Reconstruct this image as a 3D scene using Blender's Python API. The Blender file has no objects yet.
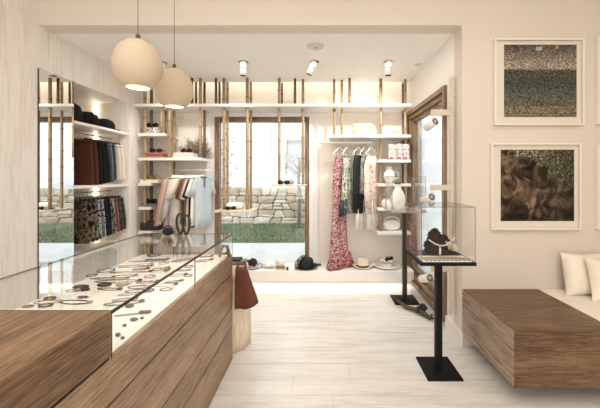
import bpy, math, random
from math import sin, cos, pi, radians as R
from mathutils import Vector, Matrix

SC = bpy.context.scene
COL = SC.collection
F = 310.0; VX = 321.0; VY = 177.0; CH = 1.4
def W(px, py, Y): return Vector(((px-VX)*Y/F, Y, CH-(py-VY)*Y/F))
def PX(px, Y): return (px-VX)*Y/F
def PZ(py, Y): return CH-(py-VY)*Y/F

# ------------------------------------------------------------------ materials
def srgb(r, g, b):
    def f(c):
        c /= 255.0
        return c/12.92 if c <= .04045 else ((c+.055)/1.055)**2.4
    c = (f(r), f(g), f(b)); L = .3*c[0]+.6*c[1]+.1*c[2]
    t = min(1, max(0, (L-.2)/.45)); k = .5+.5*t*t*(3-2*t)
    return (c[0]*k, c[1]*k, c[2]*k, 1)
MATS = {}
def new_mat(name):
    m = bpy.data.materials.new(name); m.use_nodes = True
    nt = m.node_tree
    return m, nt, nt.nodes['Principled BSDF']
def coords(nt, scale=(1,1,1), rot=(0,0,0)):
    tc = nt.nodes.new('ShaderNodeTexCoord'); mp = nt.nodes.new('ShaderNodeMapping')
    mp.inputs['Scale'].default_value = scale; mp.inputs['Rotation'].default_value = rot
    nt.links.new(tc.outputs['Object'], mp.inputs['Vector'])
    return mp.outputs['Vector']
def noise(nt, vec, scale, detail=4, rough=.6, dist=0):
    n = nt.nodes.new('ShaderNodeTexNoise'); n.inputs['Scale'].default_value = scale
    n.inputs['Detail'].default_value = detail; n.inputs['Roughness'].default_value = rough
    n.inputs['Distortion'].default_value = dist
    nt.links.new(vec, n.inputs['Vector']); return n.outputs['Fac']
def ramp(nt, fac, stops, interp='LINEAR'):
    r = nt.nodes.new('ShaderNodeValToRGB'); e = r.color_ramp
    e.interpolation = interp
    while len(e.elements) < len(stops): e.elements.new(.5)
    for i, (p, c) in enumerate(stops): e.elements[i].position = p; e.elements[i].color = c
    nt.links.new(fac, r.inputs['Fac']); return r.outputs['Color']
def bump(nt, b, fac, strength, dist=.005):
    n = nt.nodes.new('ShaderNodeBump'); n.inputs['Strength'].default_value = strength
    n.inputs['Distance'].default_value = dist
    nt.links.new(fac, n.inputs['Height']); nt.links.new(n.outputs['Normal'], b.inputs['Normal'])
def plain(name, c, rough=.6, metal=0, var=.06, vs=8, bmp=0, bs=60, spec=.5):
    if name in MATS: return MATS[name]
    m, nt, b = new_mat(name)
    b.inputs['Roughness'].default_value = rough; b.inputs['Metallic'].default_value = metal
    b.inputs['Specular IOR Level'].default_value = spec
    v = coords(nt); n = noise(nt, v, vs)
    lo = tuple(x*(1-var) for x in c[:3])+(1,); hi = tuple(min(1, x*(1+var)) for x in c[:3])+(1,)
    nt.links.new(ramp(nt, n, [(.3, lo), (.7, hi)]), b.inputs['Base Color'])
    if bmp: bump(nt, b, noise(nt, v, bs), bmp, .003)
    MATS[name] = m; return m
def wood(name, cols, axis='Y', rough=.5, fine=1.0, bmp=.15, stretch=14):
    """cols: dark, mid, light; the grain runs along axis"""
    if name in MATS: return MATS[name]
    m, nt, b = new_mat(name); b.inputs['Roughness'].default_value = rough
    s = {'X': (1, stretch, stretch), 'Y': (stretch, 1, stretch), 'Z': (stretch, stretch, 1)}[axis]
    v = coords(nt, s)
    n1 = noise(nt, v, 1.6*fine, 8, .62, .6); n2 = noise(nt, v, 7*fine, 6, .7)
    n3 = noise(nt, coords(nt, tuple(x*.35 if x > 1 else x for x in s)), 1.1, 3, .5, .8)
    mx = nt.nodes.new('ShaderNodeMath'); mx.operation = 'MULTIPLY_ADD'
    nt.links.new(n2, mx.inputs[0]); mx.inputs[1].default_value = .45; nt.links.new(n1, mx.inputs[2])
    my = nt.nodes.new('ShaderNodeMath'); my.operation = 'MULTIPLY_ADD'
    nt.links.new(n3, my.inputs[0]); my.inputs[1].default_value = .5; nt.links.new(mx.outputs[0], my.inputs[2])
    d, c, l = cols
    mz = nt.nodes.new('ShaderNodeMath'); mz.operation = 'MULTIPLY'; nt.links.new(my.outputs[0], mz.inputs[0]); mz.inputs[1].default_value = 1/1.95
    nt.links.new(ramp(nt, mz.outputs[0], [(.41, d), (.49, c), (.58, l)]), b.inputs['Base Color'])
    bump(nt, b, n2, bmp, .002)
    MATS[name] = m; return m
def glass_mat(name, tint=(.992, .996, .994, 1), base=.022, rough=0.0):
    if name in MATS: return MATS[name]
    m = bpy.data.materials.new(name); m.use_nodes = True; nt = m.node_tree; nt.nodes.clear()
    o = nt.nodes.new('ShaderNodeOutputMaterial'); mix = nt.nodes.new('ShaderNodeMixShader')
    t = nt.nodes.new('ShaderNodeBsdfTransparent'); t.inputs[0].default_value = tint
    g = nt.nodes.new('ShaderNodeBsdfGlossy'); g.inputs['Roughness'].default_value = rough
    lw = nt.nodes.new('ShaderNodeLayerWeight'); lw.inputs['Blend'].default_value = .5
    p = nt.nodes.new('ShaderNodeMath'); p.operation = 'POWER'; p.inputs[1].default_value = 5
    a = nt.nodes.new('ShaderNodeMath'); a.operation = 'MULTIPLY_ADD'; a.inputs[1].default_value = 1-base; a.inputs[2].default_value = base
    nt.links.new(lw.outputs['Facing'], p.inputs[0]); nt.links.new(p.outputs[0], a.inputs[0])
    nt.links.new(a.outputs[0], mix.inputs[0]); nt.links.new(t.outputs[0], mix.inputs[1]); nt.links.new(g.outputs[0], mix.inputs[2])
    nt.links.new(mix.outputs[0], o.inputs['Surface'])
    MATS[name] = m; return m
def mirror_mat():
    m, nt, b = new_mat('mirror_silver')
    b.inputs['Base Color'].default_value = (.93, .93, .92, 1); b.inputs['Metallic'].default_value = 1; b.inputs['Roughness'].default_value = 0.0
    return m
def emit(name, c, s):
    if name in MATS: return MATS[name]
    m, nt, b = new_mat(name); b.inputs['Base Color'].default_value = c
    b.inputs['Emission Color'].default_value = c; b.inputs['Emission Strength'].default_value = s
    MATS[name] = m; return m
def spotted(name, stops, scale=30, rough=.85, dist=0, kind='noise', vscale=(1,1,1)):
    if name in MATS: return MATS[name]
    m, nt, b = new_mat(name); b.inputs['Roughness'].default_value = rough
    v = coords(nt, vscale)
    if kind == 'voronoi':
        n = nt.nodes.new('ShaderNodeTexVoronoi'); n.inputs['Scale'].default_value = scale
        nt.links.new(v, n.inputs['Vector'])
        s = nt.nodes.new('ShaderNodeSeparateColor'); nt.links.new(n.outputs['Color'], s.inputs[0]); f = s.outputs[0]
    else:
        f = noise(nt, v, scale, 3, .6, dist)
    nt.links.new(ramp(nt, f, stops, 'CONSTANT'), b.inputs['Base Color'])
    MATS[name] = m; return m

# ------------------------------------------------------------------ mesh builder
class MB:
    def __init__(s): s.v = []; s.f = []; s.m = []; s.sm = []
    def add(s, vs, fs, mi=0, smooth=False):
        o = len(s.v); s.v += [Vector(x) for x in vs]
        for f in fs: s.f.append([o+i for i in f]); s.m.append(mi); s.sm.append(smooth)
        return s
    def box(s, x0, x1, y0, y1, z0, z1, mi=0):
        vs = [(x0,y0,z0),(x1,y0,z0),(x1,y1,z0),(x0,y1,z0),(x0,y0,z1),(x1,y0,z1),(x1,y1,z1),(x0,y1,z1)]
        return s.add(vs, [(0,3,2,1),(4,5,6,7),(0,1,5,4),(1,2,6,5),(2,3,7,6),(3,0,4,7)], mi)
    def rings(s, rs, closed=True, caps=True, mi=0, smooth=True, loop=False):
        n = len(rs[0]); vs = [p for r in rs for p in r]; fs = []
        m = len(rs) if loop else len(rs)-1
        for i in range(m):
            for j in range(n if closed else n-1):
                a = i*n+j; b = i*n+(j+1) % n; i2 = (i+1) % len(rs)  # pale bottom band: a reflection on the glazing, painted into the print
                fs.append((a, b, i2*n+(j+1) % n, i2*n+j))
        if caps and closed and not loop:
            fs.append(tuple(range(n-1, -1, -1))); fs.append(tuple((len(rs)-1)*n+j for j in range(n)))
        return s.add(vs, fs, mi, smooth)
    def lathe(s, prof, c=(0,0,0), n=24, mi=0, caps=True, smooth=True):
        c = Vector(c)
        rs = [[c+Vector((r*cos(2*pi*j/n), r*sin(2*pi*j/n), z)) for j in range(n)] for r, z in prof]
        return s.rings(rs, True, caps, mi, smooth)
    def tube(s, pts, r, n=8, mi=0, flat=1.0, loop=False, up=None):
        pts = [Vector(p) for p in pts]; k = len(pts)
        rr = r if isinstance(r, (list, tuple)) else [r]*k
        rs = []; prev = None
        for i, p in enumerate(pts):
            if loop: d = pts[(i+1) % k]-pts[i-1]
            else: d = pts[min(i+1, k-1)]-pts[max(i-1, 0)]
            if d.length < 1e-9: d = Vector((0,0,1))
            d.normalize()
            if prev is None:
                u = Vector(up) if up else (Vector((0,0,1)) if abs(d.z) < .9 else Vector((1,0,0)))
            else: u = prev
            u = (u-d*u.dot(d)); u.normalize(); prev = u; w = d.cross(u)
            rs.append([p+u*(rr[i]*flat*cos(2*pi*j/n))+w*(rr[i]*sin(2*pi*j/n)) for j in range(n)])
        return s.rings(rs, True, True, mi, True, loop)
    def sphere(s, c, r, n=12, m=8, mi=0, jit=0, rnd=None):
        c = Vector(c); r = Vector(r) if not isinstance(r, (int, float)) else Vector((r, r, r)); rs = []
        for i in range(m+1):
            t = pi*i/m; t = min(max(t, .05), pi-.05)
            rs.append([c+Vector((r.x*sin(t)*cos(2*pi*j/n), r.y*sin(t)*sin(2*pi*j/n), -r.z*cos(t)))*1.0 for j in range(n)])
        if jit:
            rs = [[p+Vector([(rnd.random()-.5)*2*jit for _ in range(3)]) for p in q] for q in rs]
        return s.rings(rs, True, True, mi, True)
    def prism(s, pts, axis, a, b, mi=0):
        """pts 2D outline (counter-clockwise) extruded along axis from a to b"""
        def P(u, v, w): return {'X': (w, u, v), 'Y': (u, w, v), 'Z': (u, v, w)}[axis]
        n = len(pts); vs = [P(u, v, a) for u, v in pts]+[P(u, v, b) for u, v in pts]
        fs = [tuple(range(n-1, -1, -1)), tuple(range(n, 2*n))]+[(i, (i+1) % n, n+(i+1) % n, n+i) for i in range(n)]
        return s.add(vs, fs, mi)
    def xf(s, M):
        s.v = [M @ v for v in s.v]; return s
    def move(s, x, y, z): return s.xf(Matrix.Translation((x, y, z)))
    def build(s, name, mats, parent=None, bevel=0, seg=2):
        me = bpy.data.meshes.new(name)
        loc = Vector((0,0,0))
        if parent is not None: loc = world_loc(parent)
        me.from_pydata([tuple(v-loc) for v in s.v], [], s.f)
        if not isinstance(mats, (list, tuple)): mats = [mats]
        for m in mats: me.materials.append(m)
        for p, mi, sm in zip(me.polygons, s.m, s.sm): p.material_index = mi; p.use_smooth = sm
        import bmesh
        bm = bmesh.new(); bm.from_mesh(me); bmesh.ops.recalc_face_normals(bm, faces=bm.faces); bm.to_mesh(me); bm.free()
        me.update()
        o = bpy.data.objects.new(name, me); COL.objects.link(o)
        if parent is not None: o.parent = parent
        if bevel:
            b = o.modifiers.new('bevel', 'BEVEL'); b.width = bevel; b.segments = seg; b.limit_method = 'ANGLE'
        return o
def world_loc(o):
    l = Vector(o.location); p = o.parent
    while p is not None: l += p.location; p = p.parent
    return l
def tag(o, label, cat, group=None, kind=None):
    o['label'] = label; o['category'] = cat
    if group: o['group'] = group
    if kind: o['kind'] = kind
    return o
def thing(name, loc, label, cat, group=None):
    o = bpy.data.objects.new(name, None); o.empty_display_size = .05; COL.objects.link(o); o.location = loc
    return tag(o, label, cat, group)
def copy_tree(o, parent=None, loc=None, rz=None):
    c = o.copy(); COL.objects.link(c); c.parent = parent
    if loc is not None: c.location = loc
    if rz is not None: c.rotation_euler = (0, 0, rz)
    for ch in [x for x in bpy.data.objects if x.parent == o]: copy_tree(ch, c)
    return c
def struct(name, mb, mat, label=None, bevel=0):
    o = mb.build(name, mat, None, bevel); o['kind'] = 'structure'
    if label: o['label'] = label
    return o

# ------------------------------------------------------------------ palette
wall_m   = plain('warm_plaster', srgb(221, 210, 197), .75, var=.015, vs=2, bmp=.03, bs=200)
white_m  = plain('white_lacquer', srgb(240, 236, 230), .45, var=.01)
ceil_m   = plain('ceiling_paint', srgb(246, 242, 237), .8, var=.01)
wash_m   = wood('whitewashed_boards', (srgb(224,212,200), srgb(236,228,219), srgb(240,234,227)), 'Z', .6, 2.2, .1, 16)
floor_m  = wood('pale_floor_boards', (srgb(206,200,193), srgb(219,214,207), srgb(226,222,216)), 'X', .3, 1.4, .05, 12)
oak_y    = wood('oak_grain_along', (srgb(100,70,46), srgb(150,112,78), srgb(182,144,106)), 'Y', .45, 4.5, .15, 16)
oak_x    = wood('oak_grain_across', (srgb(108,76,52), srgb(150,113,80), srgb(174,138,102)), 'X', .45, 4.5, .15, 14)
oak_face = wood('oak_boards_face', (srgb(156,122,92), srgb(184,150,117), srgb(200,168,136)), 'Y', .45, 5, .15, 16)
frame_m  = wood('brown_window_wood', (srgb(128,94,66), srgb(166,130,98), srgb(190,156,122)), 'Z', .4, 2)
black_m  = plain('black_powder_coat', srgb(12,11,10), .6, var=.1, spec=.25)
steel_m  = plain('brushed_steel', srgb(190,185,175), .3, 1)
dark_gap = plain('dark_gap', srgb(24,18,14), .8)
edge_m   = plain('dark_green_glass_edge', srgb(40,46,38), .2)
pane_m   = glass_mat('clear_glass')
win_m    = glass_mat('window_glass', (.96,.98,.98,1), .05)
led_m    = emit('led_warm', (1, .88, .70, 1), 9)
lens_m   = emit('lamp_lens', (1, .9, .75, 1), 6)

# ------------------------------------------------------------------ room shell
XL, XR = -2.35, 1.17
D1 = 2.574; YW = 4.3; ZC = 2.66; YF = -2.6; XE = 3.3; ZF = 3.1
# floor with boards
fb = MB(); rnd = random.Random(3)
y = YF; row = 0
while y < YW:
    x = -2.6-rnd.random()*1.4
    while x < XE+.1:
        L = 1.4+rnd.random()*.9
        a, b = max(x, -2.6), min(x+L, XE+.15)
        if b > a: fb.box(a+.0008, b-.0008, y+.0008, min(y+.17, YW)-.0008, -.02, rnd.choice((0, -.0006)))
        x += L
    y += .17; row += 1
fb.box(-2.6, XE+.15, YF, YW, -.06, -.0205)
struct('floor', fb, floor_m, 'pale whitewashed plank floor')
# left wall with niche opening
NY0, NY1, NZ0, NZ1, NX = 2.94, 3.79, .62, 2.305, -2.76
wl = MB()
wl.box(XL-.15, XL, YF, NY0, 0, ZF)
wl.box(XL-.15, XL, NY1, YW, 0, 2.9)
wl.box(XL-.15, XL, NY0, NY1, NZ1, 2.9); wl.box(XL-.15, XL, NY0, NY1, 0, NZ0)
wl.box(NX-.05, NX, NY0-.05, NY1+.05, NZ0-.05, NZ1+.05)
wl.box(NX, XL-.15, NY0-.05, NY0, NZ0, NZ1); wl.box(NX, XL-.15, NY1, NY1+.05, NZ0, NZ1)
wl.box(NX, XL-.15, NY0-.05, NY1+.05, NZ0-.05, NZ0); wl.box(NX, XL-.15, NY0-.05, NY1+.05, NZ1, NZ1+.05)
struct('wall_left', wl, wash_m, 'whitewashed board wall with lit niche')
# back wall with window opening
wx0, wx1, wz1 = PX(215, YW), PX(309.3, YW), PZ(117, YW)
SH = .217
wb = MB()
wb.box(XL, wx0, YW, YW+.2, 0, 2.9); wb.box(wx1, XR, YW, YW+.2, 0, 2.9)
wb.box(wx0, wx1, YW, YW+.2, wz1, 2.9); wb.box(wx0, wx1, YW, YW+.2, 0, SH-.02)
struct('wall_back', wb, plain('light_plaster', srgb(238,229,218), .75, var=.015, vs=2), 'cream back wall around the garden window')
# right wall with window opening
ry0, ry1, rz0, rz1 = 2.88, 4.2, .045, 2.255
wr = MB()
wr.box(XR, XR+.2, D1+.15, ry0, 0, 2.9); wr.box(XR, XR+.2, ry1, YW+.2, 0, 2.9)
wr.box(XR, XR+.2, ry0, ry1, rz1, 2.9); wr.box(XR, XR+.2, ry0, ry1, 0, rz0)
struct('wall_right', wr, white_m, 'white side wall with brown framed window')
struct('wall_front', MB().box(XR, XE, D1, D1+.15, 0, ZF), wall_m, 'cream wall carrying the framed photographs')
struct('wall_lintel', MB().box(XL, XR, D1, D1+.15, ZC, ZF), wall_m, 'beige lintel over the opening')
wz = MB().box(XE, XE+.15, YF, D1+.15, 0, ZF); struct('wall_side', wz, wall_m)
wz = MB().box(-2.5, XE+.15, YF-.15, YF, 0, ZF); struct('wall_rear', wz, wall_m)
cb = MB().box(XL, XR, D1+.15, 4.12, ZC, ZC+.04); cb.box(XL-.15, XR+.2, 4.12, YW+.2, 2.9, 2.95); cb.box(XL, XR, 4.10, 4.12, ZC+.04, 2.9)
cb.box(XL-.15, XE+.15, YF-.15, D1+.15, ZF, ZF+.05)
struct('ceiling', cb, ceil_m, 'white ceiling with light cove at the back')
struct('baseboard_right', MB().box(XR-.018, XR, D1, ry0-.002, 0, .118).box(XR-.018, XR+.0, D1-.015, D1, 0, .118), white_m, bevel=.002)
struct('baseboard_front', MB().box(1.9, XE, D1-.015, D1, 0, .1), white_m)
# back ledge (window plinth)
lg = MB().box(XL, XR, 3.9, YW, .085, SH); lg.box(XL, XR, 4.2, YW, 0, .085)
struct('trim_1', lg, white_m, 'low white window ledge along the back wall', bevel=.003)
t2 = MB().box(PX(207, YW), wx0, YW-.03, YW, SH, PZ(111, YW)).box(wx0, wx1, YW-.03, YW, wz1, PZ(111, YW)).box(wx1, PX(318, YW), YW-.03, YW, SH, PZ(111, YW))
struct('trim_2', t2, plain('cool_white_paint', srgb(238,238,236), .5, var=.01), 'white casing of the garden window')
# garden window
fw = .075
wf = MB()
wf.box(wx0, wx0+fw*.8, YW-.012, YW+.1, SH, wz1); wf.box(wx1-fw*.8, wx1, YW-.012, YW+.1, SH, wz1)
wf.box(wx0+fw*.8, wx1-fw*.8, YW-.012, YW+.1, wz1-.065, wz1)
w1 = wf.build('window_1', frame_m, None, .004); w1['kind'] = 'structure'; w1['label'] = 'tall brown framed window to the garden'
MB().box(wx0+fw*.8, wx1-fw*.8, YW+.05, YW+.058, SH-.0, wz1-.065).build('window_pane', win_m, w1)
MB().box(wx0+fw*.8, wx1-fw*.8, YW, YW+.1, SH-.019, SH).build('window_sill', plain('sill', srgb(205,200,190), .5), w1)
# side window, deep stepped frame
wf = MB()
def fr_y(y0, y1, z0, z1, t, x0, x1, tb=None):
    tb = t if tb is None else tb
    wf.box(x0, x1, y0, y0+t, z0, z1); wf.box(x0, x1, y1-t, y1, z0, z1)
    wf.box(x0, x1, y0+t, y1-t, z1-t, z1); wf.box(x0, x1, y0+t, y1-t, z0, z0+tb)
fr_y(ry0, ry1, rz0, rz1, .05, XR-.03, XR+.06, .06)
fr_y(ry0+.05, ry1-.05, rz0+.06, rz1-.05, .05, XR+.0, XR+.1, .07)
fr_y(ry0+.10, ry1-.10, rz0+.13, rz1-.10, .035, XR+.03, XR+.1, .05)
w2 = wf.build('window_2', frame_m, None, .004); w2['kind'] = 'structure'; w2['label'] = 'brown framed window in the right wall'
MB().box(XR+.06, XR+.068, ry0+.135, ry1-.135, rz0+.18, rz1-.135).build('window_pane', win_m, w2)

# ------------------------------------------------------------------ outdoors
conc = plain('pale_paving', srgb(205,205,203), .8, var=.05, vs=3, bmp=.1)
struct('terrace', MB().box(-8, 8, YW+.2, 5.87, -.05, .15).box(XR+.2, 8, D1+.15, YW+.2, -.05, .15), conc, 'pale concrete paving outside the window')
m, nt, b = new_mat('lawn'); b.inputs['Roughness'].default_value = .9
n = noise(nt, coords(nt), 9, 8, .75)
nt.links.new(ramp(nt, n, [(.3, srgb(92,108,76)), (.55, srgb(124,140,100)), (.75, srgb(158,166,128))]), b.inputs['Base Color']); lawn_m = m
struct('lawn', MB().box(-9, 8, 5.87, 9.5, -.05, .15), lawn_m, 'green lawn beyond the paving')
rnd = random.Random(5); gb = MB()
for i in range(9000):
    x = -4.6+rnd.random()*6.2; y = 5.88+rnd.random()*2.4; h = .02+rnd.random()*.035; a = rnd.random()*pi
    dx, dy = cos(a)*.007, sin(a)*.007; ox, oy = (rnd.random()-.5)*.03, (rnd.random()-.5)*.03
    gb.add([(x-dx, y-dy, .148), (x+dx, y+dy, .148), (x+ox, y+oy, .15+h)], [(0,1,2)])
tag(gb.build('grass', lawn_m), 'short green grass of the garden lawn', 'grass', kind='stuff')
# stone wall
stone_m = plain('garden_stone', srgb(204,188,168), .9, var=.16, vs=3.5, bmp=.6, bs=25)
mort_m = plain('stone_joint', srgb(140,126,106), .95)
sw = MB(); rnd = random.Random(11)
import mathutils.noise as mn
NR = 5; base = [.1, .31, .50, .70, .89, 1.12]
def bz(r, x): return base[r]+(.055*mn.noise(Vector((x*2.3, r*7.1, .3))) if 0 < r < NR else (.02*mn.noise(Vector((x*3, 4.4, 1))) if r == NR else 0))
def stone(pts, y0, mi):
    cx = sum(p[0] for p in pts)/len(pts); cz = sum(p[1] for p in pts)/len(pts); q = []
    n_ = len(pts)
    for i in range(n_):
        a, b_, c_ = pts[i-1], pts[i], pts[(i+1) % n_]
        for o_ in (a, c_):
            L_ = math.hypot(o_[0]-b_[0], o_[1]-b_[1]); k_ = min(.035*rnd.uniform(.5, 1.3)/L_, .4)
            q.append((b_[0]+(o_[0]-b_[0])*k_, b_[1]+(o_[1]-b_[1])*k_))
    nn = len(q); j = lambda k: (rnd.random()-.5)*k
    def ins(u, v, d):
        L_ = math.hypot(u-cx, v-cz); f_ = max(.3, (L_-d)/L_); return cx+(u-cx)*f_, cz+(v-cz)*f_
    vs = [(u, y0+.12, v) for u, v in (ins(a, b_, .003) for a, b_ in q)]+[(u, y0+.02, v) for u, v in (ins(a, b_, .004) for a, b_ in q)]+[(u+j(.008), y0-.008+j(.016), v+j(.008)) for u, v in (ins(a, b_, .022) for a, b_ in q)]+[(cx, y0-.02+j(.02), cz)]
    fs = [(i, (i+1) % nn, nn+(i+1) % nn, nn+i) for i in range(nn)]+[(nn+i, nn+(i+1) % nn, 2*nn+(i+1) % nn, 2*nn+i) for i in range(nn)]+[(2*nn+i, 2*nn+(i+1) % nn, 3*nn) for i in range(nn)]
    sw.add(vs, fs, mi)
for r in range(NR):
    x = -7.0-rnd.random()*.3; sl0 = 0
    while x < 3.2:
        w_ = rnd.uniform(.16, .48); sl1 = rnd.uniform(-.05, .05); y0 = 8.36+rnd.uniform(-.02, .02)
        p = [(x-sl0, bz(r, x)), (x+w_/2, bz(r, x+w_/2)), (x+w_-sl1, bz(r, x+w_)), (x+w_+sl1, bz(r+1, x+w_)), (x+w_/2, bz(r+1, x+w_/2)), (x+sl0, bz(r+1, x))]
        if rnd.random() < .3:
            k = rnd.uniform(.4, .6); m1 = (p[0][0]+(p[5][0]-p[0][0])*k, p[0][1]+(p[5][1]-p[0][1])*k); m2 = (p[2][0]+(p[3][0]-p[2][0])*k, p[2][1]+(p[3][1]-p[2][1])*k)
            stone([p[0], p[1], p[2], m2, m1], y0, rnd.choice((0, 2, 3))); stone([m1, m2, p[3], p[4], p[5]], y0+rnd.uniform(-.015, .015), rnd.choice((0, 2, 3)))
        else: stone(p, y0, rnd.choice((0, 0, 2, 3)))
        x += w_; sl0 = sl1
z = 1.12
sw.box(-7.2, 3.4, 8.40, 8.62, .1, z-.03, 1)
tag(sw.build('stone_wall', [stone_m, mort_m, plain('warm_garden_stone', srgb(198,178,152), .9, var=.14, vs=4, bmp=.6, bs=25), plain('pale_garden_stone', srgb(206,198,184), .9, var=.12, vs=5, bmp=.6, bs=25)]), 'low beige garden wall of rough natural stone blocks', 'wall')
bw_m = plain('white_render', srgb(236,238,240), .85, var=.01)
bt = thing('white_building', (-3, 8.8, .1), 'plain white rendered house wall above the stone wall', 'building')
MB().box(-8, PX(270, 8.8), 8.8, 9.2, .1, 5.5).build('wall', bw_m, bt)
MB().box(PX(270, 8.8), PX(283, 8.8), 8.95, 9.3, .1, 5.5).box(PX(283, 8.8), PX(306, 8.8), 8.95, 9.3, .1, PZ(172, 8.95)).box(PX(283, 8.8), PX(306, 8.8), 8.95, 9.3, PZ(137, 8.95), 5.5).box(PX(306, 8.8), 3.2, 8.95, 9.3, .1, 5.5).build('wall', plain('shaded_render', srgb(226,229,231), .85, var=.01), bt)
X0, X1, Z0, Z1 = PX(283, 8.8), PX(306, 8.8), PZ(172, 8.95), PZ(137, 8.95)
wfr = MB().box(X0, X0+.1, 8.93, 9.1, Z0, Z1).box(X1-.1, X1, 8.93, 9.1, Z0, Z1).box(X0+.1, X1-.1, 8.93, 9.1, Z1-.1, Z1).box(X0+.1, X1-.1, 8.93, 9.1, Z0, Z0+.08).build('window', plain('cream_frame', srgb(214,206,192), .6), bt)
MB().box(X0+.1, X1-.1, 9.0, 9.02, Z0+.08, Z1-.1).build('pane', plain('outdoor_pane', srgb(190,196,196), .08), wfr)
struct('view_screen', MB().box(4.5, 4.7, 2.8, 5.5, .1501, 3.2).box(1.45, 4.7, 5.5, 5.7, .1501, 3.2), bw_m, 'white screen added to fill the right window view')  # added screen: hides the lawn so the right window shows white
leaf_m = plain('grey_leaf', srgb(176,176,162), .7, var=.25, vs=20)
bark_m = plain('grey_bark', srgb(150,146,140), .85, var=.2, vs=30)
def leaves(mb, c, r, n, size, rnd):
    for i in range(n):
        while True:
            p = Vector((rnd.uniform(-1,1), rnd.uniform(-1,1), rnd.uniform(-1,1)))
            if p.length < 1: break
        q = Vector(c)+Vector((p.x*r[0], p.y*r[1], p.z*r[2]))
        a = Vector((rnd.uniform(-1,1), rnd.uniform(-1,1), rnd.uniform(-1,1))).normalized()
        b = a.cross(Vector((rnd.uniform(-1,1), rnd.uniform(-1,1), .3))).normalized()
        s_ = size*(.6+rnd.random()*.8)
        mb.add([q-a*s_, q-b*s_*.35+a*0, q+a*s_, q+b*s_*.35], [(0,1,2,3)])
rnd = random.Random(21)
t = thing('young_tree', (PX(299,7.6), 7.6, .15), 'thin young tree with sparse grey-green crown before the house window', 'tree')
tx = PX(299, 7.6)
tb = MB().tube([(tx, 7.6, .15), (tx+.01, 7.6, .8), (tx-.01, 7.6, 1.5), (tx, 7.6, 1.9)], [.045, .04, .035, .02])
for i in range(9):
    a = rnd.random()*6.28; zz = 1.3+rnd.random()*.5
    tb.tube([(tx, 7.6, zz), (tx+cos(a)*.17, 7.6+sin(a)*.15, zz+.2), (tx+cos(a)*.36, 7.6+sin(a)*.3, zz+.3)], [.014, .01, .005], 5)
tb.build('trunk', bark_m, t)
lb = MB(); leaves(lb, (tx-.12, 7.6, 1.72), (.42, .35, .36), 300, .032, rnd); lb.build('foliage', leaf_m, t)
t = thing('climbing_shrub', (PX(216,6.3), 6.3, .15), 'leafy twigs of a shrub at the left window edge', 'shrub')
tb = MB(); lb = MB(); x0 = PX(217, 6.3)
for i in range(12):
    a = rnd.uniform(-.4, 1.0); z0 = .5+i*.14
    e = (x0+.18+rnd.random()*.2, 6.3+a*.1, z0+.25)
    tb.tube([(x0-.02, 6.3, max(.15, z0-.5)), (x0+.02, 6.3, z0), e], [.012, .009, .004], 5)
    leaves(lb, e, (.06, .06, .05), 9, .03, rnd)
leaves(lb, (x0+.03, 6.3, 1.4), (.07, .1, .9), 70, .03, rnd)
tb.build('stem', bark_m, t); lb.build('foliage', plain('green_leaf', srgb(140,150,124), .7, var=.3, vs=20), t)

# ------------------------------------------------------------------ mirror and niche
mt = MB().box(XL, XL+.006, D1, NY0, .1, NZ1)
o = mt.build('wall_mirror', mirror_mat()); tag(o, 'tall frameless mirror on the left wall beside the lit niche', 'mirror')
MB().box(XL, XL+.008, D1-.004, D1, .1, NZ1).build('edge_strip', plain('mirror_edge', srgb(70,64,56), .3), o)
for i, (zz, lab) in enumerate(((1.94, 'white niche shelf under the black caps'), (1.315, 'white niche shelf between the two hanging rows'))):
    o = MB().box(NX, XL-.003, NY0, NY1, zz-.028, zz).build('niche_shelf', white_m, None, .002)
    tag(o, lab, 'shelf', 'niche shelves')
for i, (z0, z1, lab) in enumerate(((1.95, 2.29, 'vertical light strip in the niche corner behind the caps'), (1.325, 1.90, 'vertical light strip in the niche corner behind the upper hanging row'), (.64, 1.27, 'vertical light strip in the niche corner behind the lower hanging row'))):
    o = MB().box(NX+.002, NX+.016, NY1-.018, NY1-.002, z0, z1).build('light_strip', led_m)
    tag(o, lab, 'light', 'niche light strips')

def cap(name, loc, rz, label, tilt=0, s=1.0, crown=.13, mat=None):
    mat = mat or plain('black_felt', srgb(14,13,13), .9)
    t = thing(name, loc, label, 'cap', 'black caps in the niche')
    prof = [(.105, 0), (.11, .02), (.105, crown*.55), (.085, crown*.85), (.045, crown), (.004, crown*1.02)]
    c = MB().lathe([(r*s, z*s) for r, z in prof], n=20)
    c.xf(Matrix.Translation(loc)); c.build('crown', mat, t)
    b = MB(); vs = []; n = 14
    top = []
    for k in range(n+1):
        a = -1.15+2.3*k/n
        r0, r1 = .104*s, (.104+.075*cos(a)*1.0)*s
        top.append((a, r0, r1))
    rows = []
    for z0 in (0, .006):
        for (a, r0, r1) in top:
            rows.append(Vector((r0*cos(a), r0*sin(a), .012*s+z0))); rows.append(Vector((r1*cos(a)+.0, r1*sin(a), .004*s+z0)))
    m = 2*(n+1); fs = []
    for k in range(n):
        fs.append((2*k, 2*k+1, 2*k+3, 2*k+2)); fs.append((m+2*k, m+2*k+2, m+2*k+3, m+2*k+1)); fs.append((2*k+1, m+2*k+1, m+2*k+3, 2*k+3))
    b.add(rows, fs, 0, True); b.xf(Matrix.Translation(loc)); b.build('visor', mat, t)
    t.rotation_euler = (tilt, 0, rz); return t
cap('baseball_cap', (-2.54, 3.13, 1.94), -.2, 'large black cap nearest the mirror on the niche shelf', 0, 1.05, .2)
cap('baseball_cap', (-2.54, 3.375, 1.94), -.1, 'black cap with visor in the middle of the niche shelf', 0, 1.0, .165)
cap('baseball_cap', (-2.54, 3.625, 1.94), -.35, 'small black cap nearest the far end of the niche shelf', 0, 1.05, .13)

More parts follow.
